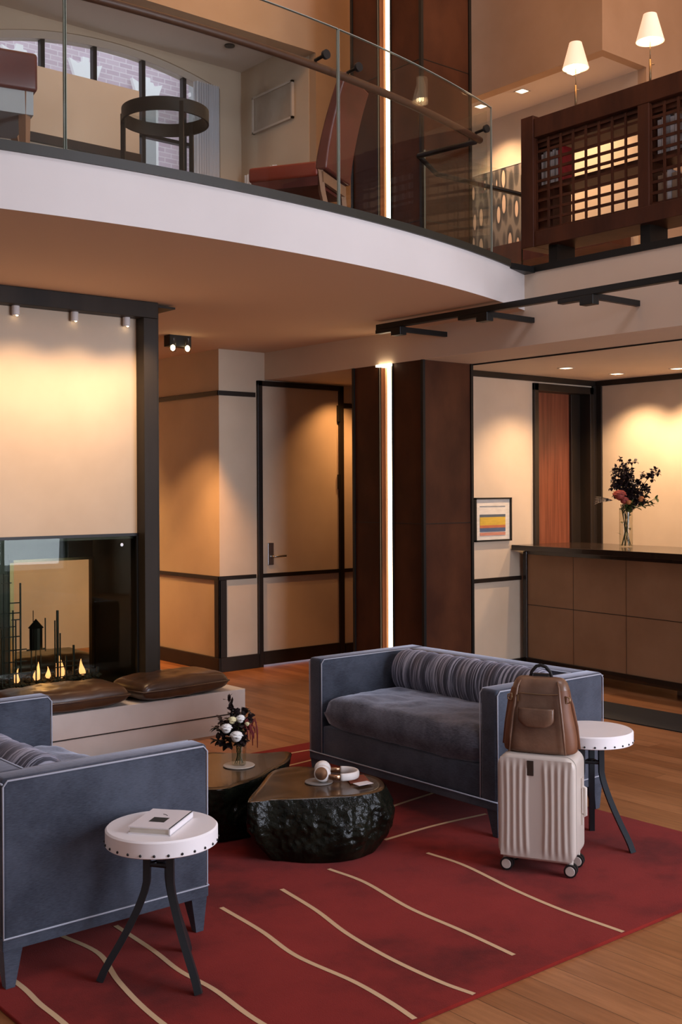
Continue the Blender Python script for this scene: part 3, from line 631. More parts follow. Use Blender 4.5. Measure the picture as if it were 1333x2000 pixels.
# ------------------------------------------------------------------ sofas (local: seat faces -X, arms at both Y ends)
def make_sofa(label, loc, rz):
    r = thing('sofa', label, 'sofa', loc, rz, 'pair of blue velvet sofas')
    D, W_, H_, zb, at = 0.845, 1.50, 0.735, 0.175, 0.115
    # x from 0 (front) to D (back), y from 0 to W
    for nm, y0, y1 in (('arm', 0, at), ('arm', W_-at, W_)):
        a = MB().box(0, D, y0, y1, zb, H_, bev=0.018, seg=3).build(nm, 'velvet', r, smooth=True, angle=50)
    MB().box(D-0.13, D, at-0.01, W_-at+0.01, zb, H_-0.002, bev=0.018, seg=3).build('backrest', 'velvet', r, smooth=True, angle=50)
    MB().box(0.012, D-0.12, at, W_-at, zb, 0.34, bev=0.01).build('seat_base', 'velvet', r, smooth=True, angle=50)
    MB().box(0.0, D, 0.0, W_, 0.135, zb+0.002, bev=0.004).build('base_rail', 'velvet', r)
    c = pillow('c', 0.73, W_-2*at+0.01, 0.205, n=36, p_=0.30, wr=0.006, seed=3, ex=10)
    c.build('seat_cushion', 'velvet_seat_highlit', r, smooth=True, loc=(0.350, W_/2, 0.425))
    # striped bolster
    bo = MB(); n = 40; pts = []; rs = []
    for i in range(n+1):
        t = i/n; y = at+0.01+(W_-2*at-0.02)*t; e_ = min(t, 1-t)
        rs.append(0.135*min(1, (e_*14+0.12))**0.5*(1+0.02*sin(i*1.7))); pts.append((0.60+0.005*sin(i), y, 0.615))
    bo.tube(pts, rs, 24, squash=(0.80, 1.0)); bo.build('bolster_cushion', 'stripes', r, smooth=True)
    # piping lines
    def pipe(pts, rr=0.0045): return MB().tube(pts, rr, 6)
    z1, z0 = H_-0.008, zb+0.004
    for y, s in ((0, 1), (W_, -1)):
        yo = y-0.001*s
        MB().tube([(0.006, yo, z0), (0.004, yo, z1-0.02), (0.022, yo, z1), (D-0.02, yo, z1), (D-0.003, yo, z1-0.02), (D-0.003, yo, z0)], 0.0036, 6, closed=True).build('piping', 'piping', r, smooth=True)
        yi = y+s*at
        MB().tube([(0.002, yi, z0), (0.002, yi, z1-0.02), (0.022, yi, z1+0.003), (D-0.13, yi, z1+0.003)], 0.0036, 6).build('piping', 'piping', r, smooth=True)
    MB().tube([(0, 0, z0), (0, W_, z0)], 0.0036, 6).build('piping', 'piping', r, smooth=True)
    MB().tube([(D-0.13, at, z1+0.003), (D-0.13, W_-at, z1+0.003)], 0.0036, 6).build('piping', 'piping', r, smooth=True)
    MB().tube([(D, 0, z1-0.01), (D, W_, z1-0.01)], 0.0036, 6).build('piping', 'piping', r, smooth=True)
    for x, y in ((0.005, 0.005), (0.005, W_-0.005), (D-0.005, 0.005), (D-0.005, W_-0.005)):
        sx = 1 if x < D/2 else -1; sy = 1 if y < W_/2 else -1
        l = MB(); a = [(x, y), (x+sx*0.07, y), (x+sx*0.07, y+sy*0.07), (x, y+sy*0.07)]; q = [(x+sx*0.012, y+sy*0.008), (x+sx*0.045, y+sy*0.008), (x+sx*0.045, y+sy*0.04), (x+sx*0.012, y+sy*0.04)]
        v1 = [l.bm.verts.new((u, v, 0.137)) for u, v in a]; v0 = [l.bm.verts.new((u, v, 0)) for u, v in q]
        l.bm.faces.new(v1); l.bm.faces.new(v0)
        for i in range(4): l.bm.faces.new((v1[i], v1[(i+1) % 4], v0[(i+1) % 4], v0[i]))
        l.build('leg', 'velvet', r)
    return r
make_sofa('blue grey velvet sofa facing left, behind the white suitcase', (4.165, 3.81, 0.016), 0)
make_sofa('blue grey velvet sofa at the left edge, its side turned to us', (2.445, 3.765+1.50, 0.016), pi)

# ------------------------------------------------------------------ side tables
def make_table(label, loc, rz, z=0.55):
    r = thing('side_table', label, 'side table', loc, rz, 'white drum-top side tables')
    R_ = 0.200; h = 0.060
    MB().lathe([(0, z), (R_-0.006, z), (R_, z-0.006), (R_, z-h+0.003), (R_-0.004, z-h), (0, z-h)], 64).build('tabletop', 'tablewhite', r, smooth=True, angle=40)
    for k in range(26):
        a = 2*pi*k/26
        MB().ball((R_*cos(a), R_*sin(a), z-h+0.012), 0.0055, sub=1).build('nail_head', 'rubber', r, smooth=True)
    for k in range(3):
        a = 2*pi*k/3; pts = []
        for t in range(15):
            u = t/14; zz = (z-h)*(1-u)
            rad = 0.052+0.004*u if u < 0.28 else 0.053+0.178*((u-0.28)/0.72)**1.35
            if u > 0.85: rad -= 0.012*((u-0.85)/0.15)**2
            pts.append((rad*cos(a), rad*sin(a), zz))
        MB().tube(pts, 0.017, 4, squash=(1.05, 1.05)).build('leg', 'iron', r, smooth=True, angle=60)
    MB().tube([(0.06*cos(2*pi*k/3), 0.06*sin(2*pi*k/3), 0.40) for k in range(3)], 0.008, 6, closed=True).lathe([(0, 0.39), (0.02, 0.39), (0.02, 0.41), (0, 0.41)], 12).build('ring', 'iron', r)
    return r
a0 = math.atan2(3.295-3.53, 2.104-2.095)
make_table('white drum side table with a white book beside the left sofa', (2.095, 3.53, 0.016), a0+0.02, 0.535)
make_table('white drum side table with empty top behind the suitcase', (4.47, 3.47, 0.016), radians(-82), 0.558)

# book
bk = thing('book', 'white hardback book with a small dark picture on the side table', 'book', (2.09, 3.525, 0.551), radians(37))
MB().box(-0.112, 0.112, -0.078, 0.078, 0.0, 0.004).box(-0.112, 0.112, -0.078, 0.078, 0.022, 0.026).box(-0.112, 0.112, -0.078, -0.073, 0, 0.026).build('cover', 'paper', bk)
B(-0.108, 0.108, -0.075, 0.073, 0.004, 0.022).build('page_block', 'art_mount', bk)
MB().box(-0.045, 0.010, -0.028, 0.030, 0.026, 0.0265).build('cover_picture', 'print', bk)
MB().tube([(0.035, -0.01, 0.0265), (0.045, 0.0, 0.0265), (0.05, 0.012, 0.0265)], 0.0012, 5).build('cover_mark', 'print', bk)

# ------------------------------------------------------------------ petrified wood coffee tables
def smooth_loop(pts, n):
    N_ = len(pts); out = []
    for k in range(n):
        s_ = k/n*N_; i = int(s_); t = s_-i
        a, b_, c, d = [Vector(pts[(i+q-1) % N_]) for q in range(4)]
        out.append(0.5*((2*b_)+(c-a)*t+(2*a-5*b_+4*c-d)*t*t+(3*b_-a-3*c+d)*t**3))
    return out
def stump(name, label, outline, H_, prof, seed, group='black petrified wood coffee tables'):
    n = 240; lp = smooth_loop([(x, y) for x, y in outline], n); c = sum(lp, Vector((0, 0)))/n
    r = thing(name, label, 'coffee table', (c.x, c.y, 0.016), 0, group)
    m_ = MB(); rings = []; rav = sum((p-c).length for p in lp)/n
    for z, k, dx, dy in prof:
        ring = []
        for i, p in enumerate(lp):
            p0_ = (p-c); bl = 0.65*(1-z)**0.8; q = (p0_*(1-bl)+p0_.normalized()*rav*bl)*k; v = Vector((q.x+dx, q.y+dy, z*H_))
            am = 0.034*sin(pi*min(1, max(0, z)))+0.006
            if z > 0.985: am = 0.004
            dd = (noise.noise(Vector((v.x*5+seed, v.y*5, v.z*4)))*1.0+noise.noise(Vector((v.x*18+seed, v.y*18, v.z*14)))*0.38+noise.noise(Vector((v.x*45, v.y*45, v.z*40+seed)))*0.25)*am
            o_ = (p-c).normalized(); ring.append(m_.bm.verts.new((v.x+o_.x*dd, v.y+o_.y*dd, v.z)))
        rings.append(ring)
    for a, b_ in zip(rings, rings[1:]):
        for i in range(n): m_.bm.faces.new((a[i], a[(i+1) % n], b_[(i+1) % n], b_[i]))
    m_.bm.faces.new(rings[0][::-1]); m_.build('trunk', 'stone_side', r, smooth=True)
    t_ = MB(); tr_ = []
    for kk, zz in ((1.0, H_-0.004), (0.985, H_+0.004), (0.90, H_+0.0035), (0.5, H_+0.003), (0.2, H_+0.003)):
        tr_.append([t_.bm.verts.new(((p-c).x*kk, (p-c).y*kk, zz+0.0015*noise.noise(Vector((p.x*6*kk, p.y*6*kk, seed))))) for p in lp])
    for a, b_ in zip(tr_, tr_[1:]):
        for i in range(n): t_.bm.faces.new((a[i], a[(i+1) % n], b_[(i+1) % n], b_[i]))
    t_.bm.faces.new(tr_[-1]); t_.build('tabletop', 'stone_top', r, smooth=True)
    return r, c
big = [(3.016, 4.312), (3.206, 4.487), (3.421, 4.674), (3.56, 4.69), (3.64, 4.60), (3.705, 4.50), (3.74, 4.342), (3.745, 4.22), (3.68, 4.10), (3.58, 4.035), (3.448, 4.047), (3.37, 4.09), (3.259, 4.15), (3.18, 4.20), (3.11, 4.25), (3.04, 4.27)]
def prof(n, lo, mid, dx, dy):
    P_ = []
    for i in range(n+1):
        z = i/n; k = lo+(mid-lo)*sin(min(z/0.55, 1)*pi/2)
        if z > 0.55: k = mid+(1.0-mid)*((z-0.55)/0.45)**1.5
        P_.append((z, k, dx*(1-z), dy*(1-z)))
    return P_
BT, bc = stump('coffee_table', 'large low black petrified wood coffee table with headphones on top', big, 0.292, prof(44, 0.84, 1.10, 0.01, -0.02), 1.3)
sm = [(x*1.021+0.012, y*1.021+0.02) for x, y in [(3.165, 5.003), (3.314, 5.11), (3.414, 5.02), (3.52, 4.92), (3.66, 4.85), (3.60, 4.745), (3.50, 4.66), (3.38, 4.60), (3.227, 4.516), (3.068, 4.475), (2.984, 4.451), (2.90, 4.50), (2.80, 4.62), (2.82, 4.82), (2.98, 4.97)]]
ST, sc = stump('coffee_table', 'smaller black petrified wood table carrying the small flower vase', sm, 0.291, prof(44, 0.80, 0.98, 0.0, 0.02), 6.1)
ZT1, ZT2 = 0.016+0.292+0.0045, 0.016+0.291+0.0045

# coasters
o = MB().lathe([(0, 0), (0.068, 0), (0.070, 0.003), (0.068, 0.006), (0, 0.006)], 32).build('coaster', 'coaster', loc=(3.465, 4.345, ZT1), smooth=True, angle=40)
tag(o, 'round grey coaster under the white headphones', 'coaster')
o = MB().lathe([(0, 0), (0.080, 0), (0.083, 0.003), (0.080, 0.006), (0, 0.006)], 32).build('coaster', 'glasscoaster', loc=(3.36, 4.88, ZT2), smooth=True, angle=40)
tag(o, 'round pale coaster beneath the small flower vase', 'coaster')
# headphones
hp = thing('headphones', 'white over-ear headphones with copper discs lying on the coffee table', 'headphones', (3.52, 4.33, ZT1+0.006), radians(0))
aR = Vector((0.769, -0.64, 0)); aF = Vector((0.64, 0.769, 0))
band = []
for i in range(25):
    t = -pi/2+pi*i/24
    p = aR*(0.055+0.085*cos(t))+aF*(0.075*sin(t)); band.append((p.x, p.y, 0.030))
MB().tube(band, 0.010, 12, squash=(0.8, 1.9)).build('headband', 'headwhite', hp, smooth=True)
for s_ in (-1, 1):
    p0 = aR*0.055+aF*0.075*s_; p1 = aR*0.0+aF*0.073*s_
    MB().tube([(p0.x, p0.y, 0.03), ((p0.x+p1.x)/2, (p0.y+p1.y)/2, 0.03), (p1.x, p1.y, 0.032)], 0.009, 8, squash=(0.7, 1.5)).build('yoke', 'rosegold', hp, smooth=True)
    cpos = aR*(-0.035)+aF*(0.052*s_); nrm = (aF*s_*1.0-aR*0.25+Vector((0, 0, 0.25))).normalized() if s_ < 0 else (aF*0.9+Vector((0, 0, 0.4))-aR*0.1).normalized()
    T = Matrix.Translation((cpos.x, cpos.y, 0.043 if s_ < 0 else 0.045)) @ nrm.to_track_quat('Z', 'Y').to_matrix().to_4x4()
    ec = MB().lathe([(0, -0.022), (0.022, -0.026), (0.036, -0.022), (0.041, -0.010), (0.040, 0.004), (0.037, 0.012), (0.033, 0.016), (0, 0.016)], 28, T=T).build('ear_cup', 'headwhite', hp, smooth=True)
    MB().lathe([(0, 0.018), (0.028, 0.018), (0.031, 0.0165), (0.031, 0.014)], 28, T=T).build('disc', 'rosegold', ec, smooth=True, angle=40)
# passport wallet and card
ps = thing('passport_cover', 'brown leather passport cover beside the headphones', 'passport cover', (3.635, 4.255, ZT1), radians(-28))
B(-0.05, 0.05, -0.068, 0.068, 0, 0.008).build('cover', 'passport', ps, bevel=0.002)
B(-0.046, 0.048, -0.064, 0.064, 0.002, 0.006).build('pages', 'paper', ps)
cdx = B(-0.043, 0.043, -0.027, 0.027, 0, 0.0015).build('card', 'paper', loc=(3.592, 4.160, ZT1+0.0085)); cdx.rotation_euler = (0, 0, radians(-5))
tag(cdx, 'white card lying on the edge of the passport cover', 'card')

# ------------------------------------------------------------------ flowers
def leaf(m_, p, d, L_, W_, curl=0.2):
    d = d.normalized(); a = Vector((0, 0, 1)) if abs(d.z) < 0.9 else Vector((1, 0, 0)); s = d.cross(a).normalized(); n_ = s.cross(d)
    pts = [p, p+d*L_*0.3+s*W_/2+n_*curl*L_*0.2, p+d*L_*0.7+s*W_*0.4+n_*curl*L_*0.15, p+d*L_-n_*curl*L_*0.3, p+d*L_*0.7-s*W_*0.4+n_*curl*L_*0.15, p+d*L_*0.3-s*W_/2+n_*curl*L_*0.2]
    m1, m2 = p+d*L_*0.35, p+d*L_*0.7
    v = [m_.bm.verts.new(q) for q in pts]; a1 = m_.bm.verts.new(m1); a2 = m_.bm.verts.new(m2)
    for q in ((v[0], v[1], a1), (v[1], v[2], a2, a1), (v[2], v[3], a2), (v[3], v[4], a2), (v[4], v[5], a1, a2), (v[5], v[0], a1)):
        f_ = m_.bm.faces.new(q); f_.material_index = m_.mi
def rnd(s=1): return Vector((random.uniform(-s, s), random.uniform(-s, s), random.uniform(-s, s)))
def sprig(m_, p0, p1, nleaf, L_, W_, stemr=0.0018):
    p0, p1 = Vector(p0), Vector(p1); mid = (p0+p1)/2+rnd(0.012)+Vector((0, 0, 0.01)); pts = []
    for i in range(9):
        t = i/8; pts.append((1-t)**2*p0+2*t*(1-t)*mid+t*t*p1)
    m_.tube(pts, stemr, 5)
    for k in range(nleaf):
        t = 0.35+0.65*k/max(1, nleaf-1); i = min(7, int(t*8)); p = pts[i].lerp(pts[i+1], t*8-i)
        leaf(m_, p, (pts[8]-pts[0]).normalized()*0.5+rnd(0.9), L_*random.uniform(0.7, 1.2), W_*random.uniform(0.8, 1.2))
def bloom(c, r, mt, parent, n=16, name='rose'):
    m_ = MB(); c = Vector(c)
    m_.ball(c, r*0.62, sub=2)
    for k in range(n):
        th = k*2.4; ph = 0.15+1.2*k/n; d = Vector((cos(th)*sin(ph), sin(th)*sin(ph), cos(ph)))
        T = Matrix.Translation(c+d*r*0.55) @ (d*0.6+Vector((0, 0, 0.8))).to_track_quat('Z', 'Y').to_matrix().to_4x4()
        m_.ball((0, 0, 0), r*0.5, 1.0, 0.95, 0.28, sub=1, T=T)
    return m_.build(name, mt, parent, smooth=True)
# small vase: right/forward helper axes in world
def W3(a, b_, z): return aR*a+aF*b_+Vector((0, 0, z))
fv = thing('flower_vase', 'small glass vase of white roses and dark foliage on the coffee table', 'vase', (3.36, 4.88, ZT2+0.006))
MB().lathe([(0, 0), (0.036, 0), (0.037, 0.003), (0.040, 0.125), (0.037, 0.125), (0.034, 0.006), (0, 0.006)], 28).build('vase', 'vaseglass', fv, smooth=True, angle=40)
m_ = MB()
for k in range(9):
    a = k*0.7; m_.tube([(0.022*cos(a), 0.022*sin(a), 0.008), (0.012*cos(a+2), 0.012*sin(a+2), 0.07), (0.028*cos(a+3.4), 0.028*sin(a+3.4), 0.15)], 0.002, 5)
m_.build('stems', 'stem', fv)
m_ = MB()
for p, q, n_ in ((W3(0, 0, .11), W3(-.055, 0, .345), 10), (W3(0, 0, .11), W3(-.02, .02, .28), 16), (W3(0, 0, .11), W3(.03, .03, .27), 16), (W3(0, 0, .1), W3(.07, .02, .25), 12), (W3(-.01, 0, .12), W3(-.09, .0, .235), 16), (W3(-.01, 0, .12), W3(-.115, -.02, .20), 12), (W3(-.01, 0, .12), W3(-.12, -.01, .13), 12), (W3(-.01, 0, .12), W3(-.09, -.02, .10), 8), (W3(0, 0, .1), W3(.0, -.035, .13), 12), (W3(0, 0, .1), W3(.03, -.03, .14), 12), (W3(0, 0, .1), W3(-.05, 0, .24), 14), (W3(0, 0, .1), W3(.02, 0, .23), 16)):
    sprig(m_, p, q, n_*2, 0.040, 0.031)
m_.build('foliage', 'darkleaf', fv)
m_ = MB()
for p, q, n_ in ((W3(0, 0, .11), W3(.06, 0, .22), 6), (W3(0, 0, .11), W3(.02, -.03, .12), 8), (W3(0, 0, .11), W3(0.0, -.02, .2), 6)): sprig(m_, p, q, n_, 0.034, 0.018)
m_.build('green_leaves', 'greenleaf', fv)
for p, r, mt in ((W3(-.062, -.03, .192), .040, 'petal_white'), (W3(-.032, -.01, .232), .030, 'petal_cream'), (W3(.008, 0, .236), .034, 'petal_white'), (W3(-.008, -.05, .155), .044, 'petal_white'), (W3(.045, -.01, .213), .018, 'petal_cream')): bloom(p, r, mt, fv)
m_ = MB()
for k in range(9):
    x = 0.035+0.05*k/8; top = 0.215+0.03*sin(k); ln = [.10, .06, .11, .05, .09, .05, .04, .03, .155][k]
    m_.tube([W3(x-.02, -.01, .19), W3(x, -.01, top), W3(x+.012, -.012, top-ln*.4), W3(x+.013, -.012, top-ln)], [0.002, 0.004, 0.005, 0.002], 6)
m_.build('amaranth', 'amaranth', fv, smooth=True)

# ------------------------------------------------------------------ suitcase
wv_ = Vector((0.457, -0.889, 0)).normalized()
srz = math.atan2(wv_.y, wv_.x)      # local +X = width direction (to the right), local -Y = front face
sc_ = thing('suitcase', 'cream ribbed hard-shell suitcase on wheels with the backpack on top', 'suitcase', (4.010, 3.397, 0.016), srz)
HW, HD, Z0, Z1 = 0.176, 0.115, 0.062, 0.533
def rrect(hw, z0, z1, r, n=7):
    out = []
    for cx_, cz_, a0_ in ((hw-r, z1-r, 0), (-hw+r, z1-r, pi/2), (-hw+r, z0+r, pi), (hw-r, z0+r, 3*pi/2)):
        for i in range(n+1): a = a0_+pi/2*i/n; out.append((cx_+r*cos(a), cz_+r*sin(a)))
    return out
def loft(secs, m_):
    rings = [[m_.bm.verts.new((x, y, z)) for x, z in rrect(HW-ins, Z0+ins, Z1-ins, max(0.01, 0.05-ins*0.5))] for y, ins in secs]
    n = len(rings[0])
    for a, b_ in zip(rings, rings[1:]):
        for i in range(n): f_ = m_.bm.faces.new((a[i], a[(i+1) % n], b_[(i+1) % n], b_[i])); f_.material_index = m_.mi
    return rings
m_ = MB(); rr_ = loft([(-HD+0.038, 0.004), (-HD+0.040, 0), (HD-0.02, 0), (HD-0.005, 0.006), (HD, 0.022)], m_); m_.bm.faces.new(rr_[-1]); m_.bm.faces.new(rr_[0][::-1])
m_.build('shell', 'case', sc_, smooth=True, angle=35)
m_ = MB(); rr_ = loft([(-HD+0.026, 0.0015), (-HD+0.041, 0.0015)], m_); m_.build('zip_line', 'rubber', sc_, smooth=True, angle=35)
m_ = MB(); rr_ = loft([(-HD+0.030, 0.003), (-HD+0.029, 0.0), (-HD+0.012, 0.001), (-HD+0.003, 0.008), (-HD, 0.018)], m_)
# front ribbed grid
nx, nz = 100, 50; gw, g0, g1 = HW-0.014, Z0+0.014, Z1-0.014; gv = []
for j in range(nz+1):
    row = []
    for i in range(nx+1):
        x = -gw+2*gw*i/nx; z = g0+(g1-g0)*j/nz; t = (z-g0)/(g1-g0)
        fade = min(1, min(t, 1-t)*9)*min(1, (1-abs(x)/gw)*8)
        bend = 0.014*sin(pi*t)*(1 if x > 0 else -1)*min(1, abs(x)/0.03)*(-0.6+abs(x)/gw)
        xx = x+bend*1.2
        d = 0.0
        if abs(xx) > 0.024: d = 0.0055*(0.5+0.5*cos((abs(xx)-0.024)/0.031*2*pi))-0.0055
        row.append(m_.bm.verts.new((x, -HD-0.0005-d*fade*-1*-1 if False else -HD-0.001-d*fade*-1, z)))
    gv.append(row)
for j in range(nz):
    for i in range(nx): m_.bm.faces.new((gv[j][i], gv[j][i+1], gv[j+1][i+1], gv[j+1][i]))
m_.build('front_shell', 'case', sc_, smooth=True, angle=50)
MB().box(-0.038, -0.008, -HD-0.006, -HD+0.002, 0.445, 0.512).build('badge', 'badge', sc_, bevel=0.002)
MB().tube([(HW, 0.03, 0.245), (HW+0.018, 0.03, 0.252), (HW+0.018, 0.03, 0.375), (HW, 0.03, 0.382)], 0.009, 8).box(HW-0.001, HW+0.008, 0.015, 0.045, 0.21, 0.255).box(HW-0.001, HW+0.008, 0.015, 0.045, 0.375, 0.42).build('side_handle', 'case', sc_, smooth=True, angle=50)
MB().box(-HW-0.012, -HW+0.001, -0.05, -0.02, 0.46, 0.49).box(-HW-0.012, -HW+0.001, -0.05, -0.02, 0.13, 0.16).build('side_foot', 'case', sc_, bevel=0.003)
for x in (-0.145, 0.145):
    for y in (-0.075, 0.075):
        cst = MB().lathe([(0.0, 0.075), (0.016, 0.075), (0.014, 0.045), (0.010, 0.04), (0, 0.04)], 14, (x, y, 0)).box(x-0.010, x+0.010, y-0.012, y+0.012, 0.02, 0.046).build('caster', 'case', sc_, smooth=True, angle=40)
        for s_ in (-1, 1):
            T = Matrix.Translation((x+0.004, y+s_*0.014, 0.0295)) @ Matrix.Rotation(pi/2, 4, 'X')
            wl = MB().lathe([(0.021, -0.008), (0.029, -0.007), (0.029, 0.007), (0.021, 0.008)], 22, T=T).build('wheel', 'rubber', cst, smooth=True, angle=40)
            MB().lathe([(0, -0.0095), (0.020, -0.0095), (0.0225, -0.007), (0.0225, 0.007), (0.020, 0.0095), (0, 0.0095)], 22, T=T).build('hub', 'case', wl, smooth=True, angle=40)

# ------------------------------------------------------------------ backpack
bp_ = thing('backpack', 'brown leather backpack with a flap pocket standing on the suitcase', 'backpack', (4.010, 3.397, 0.016+Z1+0.001), srz)
def bagsec(hw, hd, n=48, p_=3.2):
    out = []
    for i in range(n):
        a = 2*pi*i/n; c, s_ = cos(a), sin(a)
        out.append((hw*abs(c)**(2/p_)*(1 if c > 0 else -1), hd*abs(s_)**(2/p_)*(1 if s_ > 0 else -1)))
    return out
m_ = MB(); rings = []
prf = [(0, .158, .070), (.004, .164, .076), (.03, .170, .080), (.08, .165, .079), (.14, .155, .074), (.20, .143, .068), (.25, .137, .062), (.29, .130, .054), (.315, .122, .045), (.334, .108, .030), (.341, .085, .014)]
for z, hw, hd in prf:
    rings.append([m_.bm.verts.new((x*(1+0.02*noise.noise(Vector((x*9, z*14, 1)))), y+0.008*noise.noise(Vector((x*14, z*16, 5)))*(1 if z > .01 else 0), z)) for x, y in bagsec(hw, hd)])
for a, b_ in zip(rings, rings[1:]):
    for i in range(48):
        f_ = m_.bm.faces.new((a[i], a[(i+1) % 48], b_[(i+1) % 48], b_[i]))
        xm = abs(sum(v.co.x for v in f_.verts)/4); zm = sum(v.co.z for v in f_.verts)/4; hwz = 0.16-0.14*zm
        f_.material_index = 1 if (xm > hwz*0.80 and zm < 0.30) else 0
m_.bm.faces.new(rings[0][::-1]); m_.bm.faces.new(rings[-1])
m_.build('bag_body', ['bagleather', 'bagsuede'], bp_, smooth=True, sub=1)
# side folds
for s_ in (-1, 1):
    MB().tube([(s_*0.128, -0.083, 0.006), (s_*0.122, -0.085, 0.08), (s_*0.113, -0.080, 0.16), (s_*0.102, -0.070, 0.24), (s_*0.094, -0.055, 0.30), (s_*0.084, -0.036, 0.325)], [0.004, 0.006, 0.006, 0.006, 0.005, 0.003], 8).build('seam_fold', 'bagleather', bp_, smooth=True)
    MB().tube([(s_*0.124, -0.045, 0.262), (s_*0.142, -0.047, 0.256), (s_*0.142, -0.047, 0.236), (s_*0.124, -0.045, 0.23)], 0.004, 6, closed=True).build('buckle', 'brass', bp_, smooth=True)
    MB().tube([(s_*0.118, -0.02, 0.285), (s_*0.140, -0.01, 0.22), (s_*0.158, 0.0, 0.12), (s_*0.168, 0.0, 0.02)], 0.008, 8, squash=(0.5, 1.6)).build('strap', 'bagsuede', bp_, smooth=True)
# flap pocket
fl = MB(); nU, nV = 20, 12; gr = []
for j in range(nV+1):
    row = []; v = j/nV
    for i in range(nU+1):
        u = -1+2*i/nU; wdt = 0.082*(1 if v < 0.45 else (1-((v-0.45)/0.55)**3*0.30)); x = u*wdt-0.004
        z = 0.208-0.086*v+0.012*(abs(u)**4)*max(0, v-0.4)
        y = -0.073-0.021*(1-z/0.36)-0.012*(1-abs(u)**6)-0.003*sin(pi*v)
        row.append(fl.bm.verts.new((x, y, z)))
    gr.append(row)
for j in range(nV):
    for i in range(nU): fl.bm.faces.new((gr[j][i], gr[j][i+1], gr[j+1][i+1], gr[j+1][i]))
fo = fl.build('flap_pocket', 'bagleather', bp_, smooth=True); so = fo.modifiers.new('solid', 'SOLIDIFY'); so.thickness = 0.008; so.offset = -1
def fy(z): return -0.081+0.06*max(0, z-0.14)
MB().tube([(-0.090, -0.060, 0.270), (-0.04, -0.062, 0.268), (0.0, -0.0625, 0.267), (0.05, -0.062, 0.268), (0.095, -0.056, 0.271)], 0.0022, 6).build('zip', 'brass', bp_)
MB().box(-0.092, -0.086, -0.073, -0.066, 0.232, 0.262).build('zip_pull', 'brass', bp_)
MB().tube([(-0.048, 0.0, 0.332), (-0.042, 0, 0.360), (-0.020, 0, 0.385), (0.0, 0, 0.391), (0.022, 0, 0.384), (0.044, 0, 0.360), (0.050, 0, 0.332)], 0.006, 8, squash=(0.7, 1.3)).build('handle', 'rubber', bp_, smooth=True)
B(-0.035, 0.035, -0.006, 0.02, 0.337, 0.352).build('top_tab', 'rubber', bp_)

# ------------------------------------------------------------------ reception desk
dk = thing('reception_desk', 'reception desk with pale brown panels and a dark polished top', 'desk', (8.20, 7.13, 0), 0)
# local: front face plane x ~0 running toward -Y, rotated slightly
dk.rotation_euler = (0, 0, radians(-5.55))
LN = 5.2
B(0.0, 0.62, -LN, 0, 0.155, 1.125).build('front_panel', 'counter_panel', dk)
MB().box(-0.02, 0.03, -0.035, 0.01, 0.09, 1.15).box(-0.02, 0.62, -LN, 0.01, 0.09, 0.155).box(-0.012, 0.62, -LN, 0.0, 1.125, 1.165).build('desk_frame', 'black_wood', dk, bevel=0.003)
B(-0.14, 0.72, -LN, 0.04, 1.165, 1.215).build('countertop', 'black_wood', dk, bevel=0.004)
j_ = MB().box(-0.003, 0.0, -LN, -0.035, 0.648, 0.653)
for k in range(1, 8): j_.box(-0.002, 0.0, -k*0.62-0.002, -k*0.62+0.0, 0.155, 1.125)
j_.build('panel_joint', 'trim', dk)
for y in (-0.3, -1.62, -1.74, -3.0, -4.4): B(0.22, 0.28, y-0.025, y+0.025, 0, 0.09).build('leg', 'chrome', dk)
# tall vase
tv = thing('flower_vase', 'tall glass vase with dark foliage and red flowers on the reception desk', 'vase', (8.50, 6.20, 1.2155)); tv.scale = (1.2, 1.2, 1.16)
MB().lathe([(0, 0), (0.048, 0), (0.050, 0.004), (0.050, 0.30), (0.047, 0.30), (0.046, 0.008), (0, 0.008)], 28).build('vase', 'vaseglass', tv, smooth=True, angle=40)
m_ = MB()
for k in range(14):
    a = k*0.9; m_.tube([(0.035*cos(a), 0.035*sin(a), 0.01), (0.012*cos(a+2), 0.012*sin(a+2), 0.15), (0.038*cos(a+3.0), 0.038*sin(a+3.0), 0.33)], 0.0035, 5)
for k in range(8): leaf(m_, Vector((0.03*cos(k*2), 0.03*sin(k*2), 0.06+0.03*k)), rnd(1), 0.05, 0.02)
m_.build('stems', 'stem', tv)
def cluster(m_, p0, p1, n_, r_):
    p0, p1 = Vector(p0), Vector(p1); m_.tube([p0, p0.lerp(p1, .5)+rnd(.01), p1], 0.0025, 5)
    for k in range(n_):
        t = 0.45+0.6*k/n_; c_ = p0.lerp(p1, min(t, 1))+rnd(0.042)
        for q in range(7): leaf(m_, c_, rnd(1), r_, r_*0.75, 0.5)
m_ = MB()
for q, n_ in ((W3(-.02, 0, .66), 14), (W3(.05, 0, .66), 12), (W3(-.10, 0, .58), 9), (W3(-.07, 0, .50), 12), (W3(.0, .03, .55), 16), (W3(.07, .02, .54), 12), (W3(.05, -.03, .46), 14), (W3(.13, 0, .50), 10), (W3(.21, 0, .60), 13), (W3(.13, -.02, .42), 12), (W3(-.04, .02, .60), 12), (W3(.10, .02, .36), 10)):
    cluster(m_, W3(0, 0, .28), q, int(n_*1.4), 0.033)
m_.build('foliage', 'darkleaf', tv)
m_ = MB()
for q, n_ in ((W3(.24, 0, .38), 9), (W3(.20, -.02, .33), 8), (W3(.16, .02, .40), 8), (W3(.02, -.06, .33), 10), (W3(-.02, -.06, .31), 8)): sprig(m_, W3(0, 0, .27), q, n_*2, 0.05, 0.026, 0.002)
m_.build('green_leaves', 'greenleaf', tv)
m_ = MB()
for k in range(5): leaf(m_, W3(-.10, -.02, .36), W3(-1, 0, .05+.10*(k-2)), .15, .035)
o = m_.build('patterned_leaf', 'striped', tv)
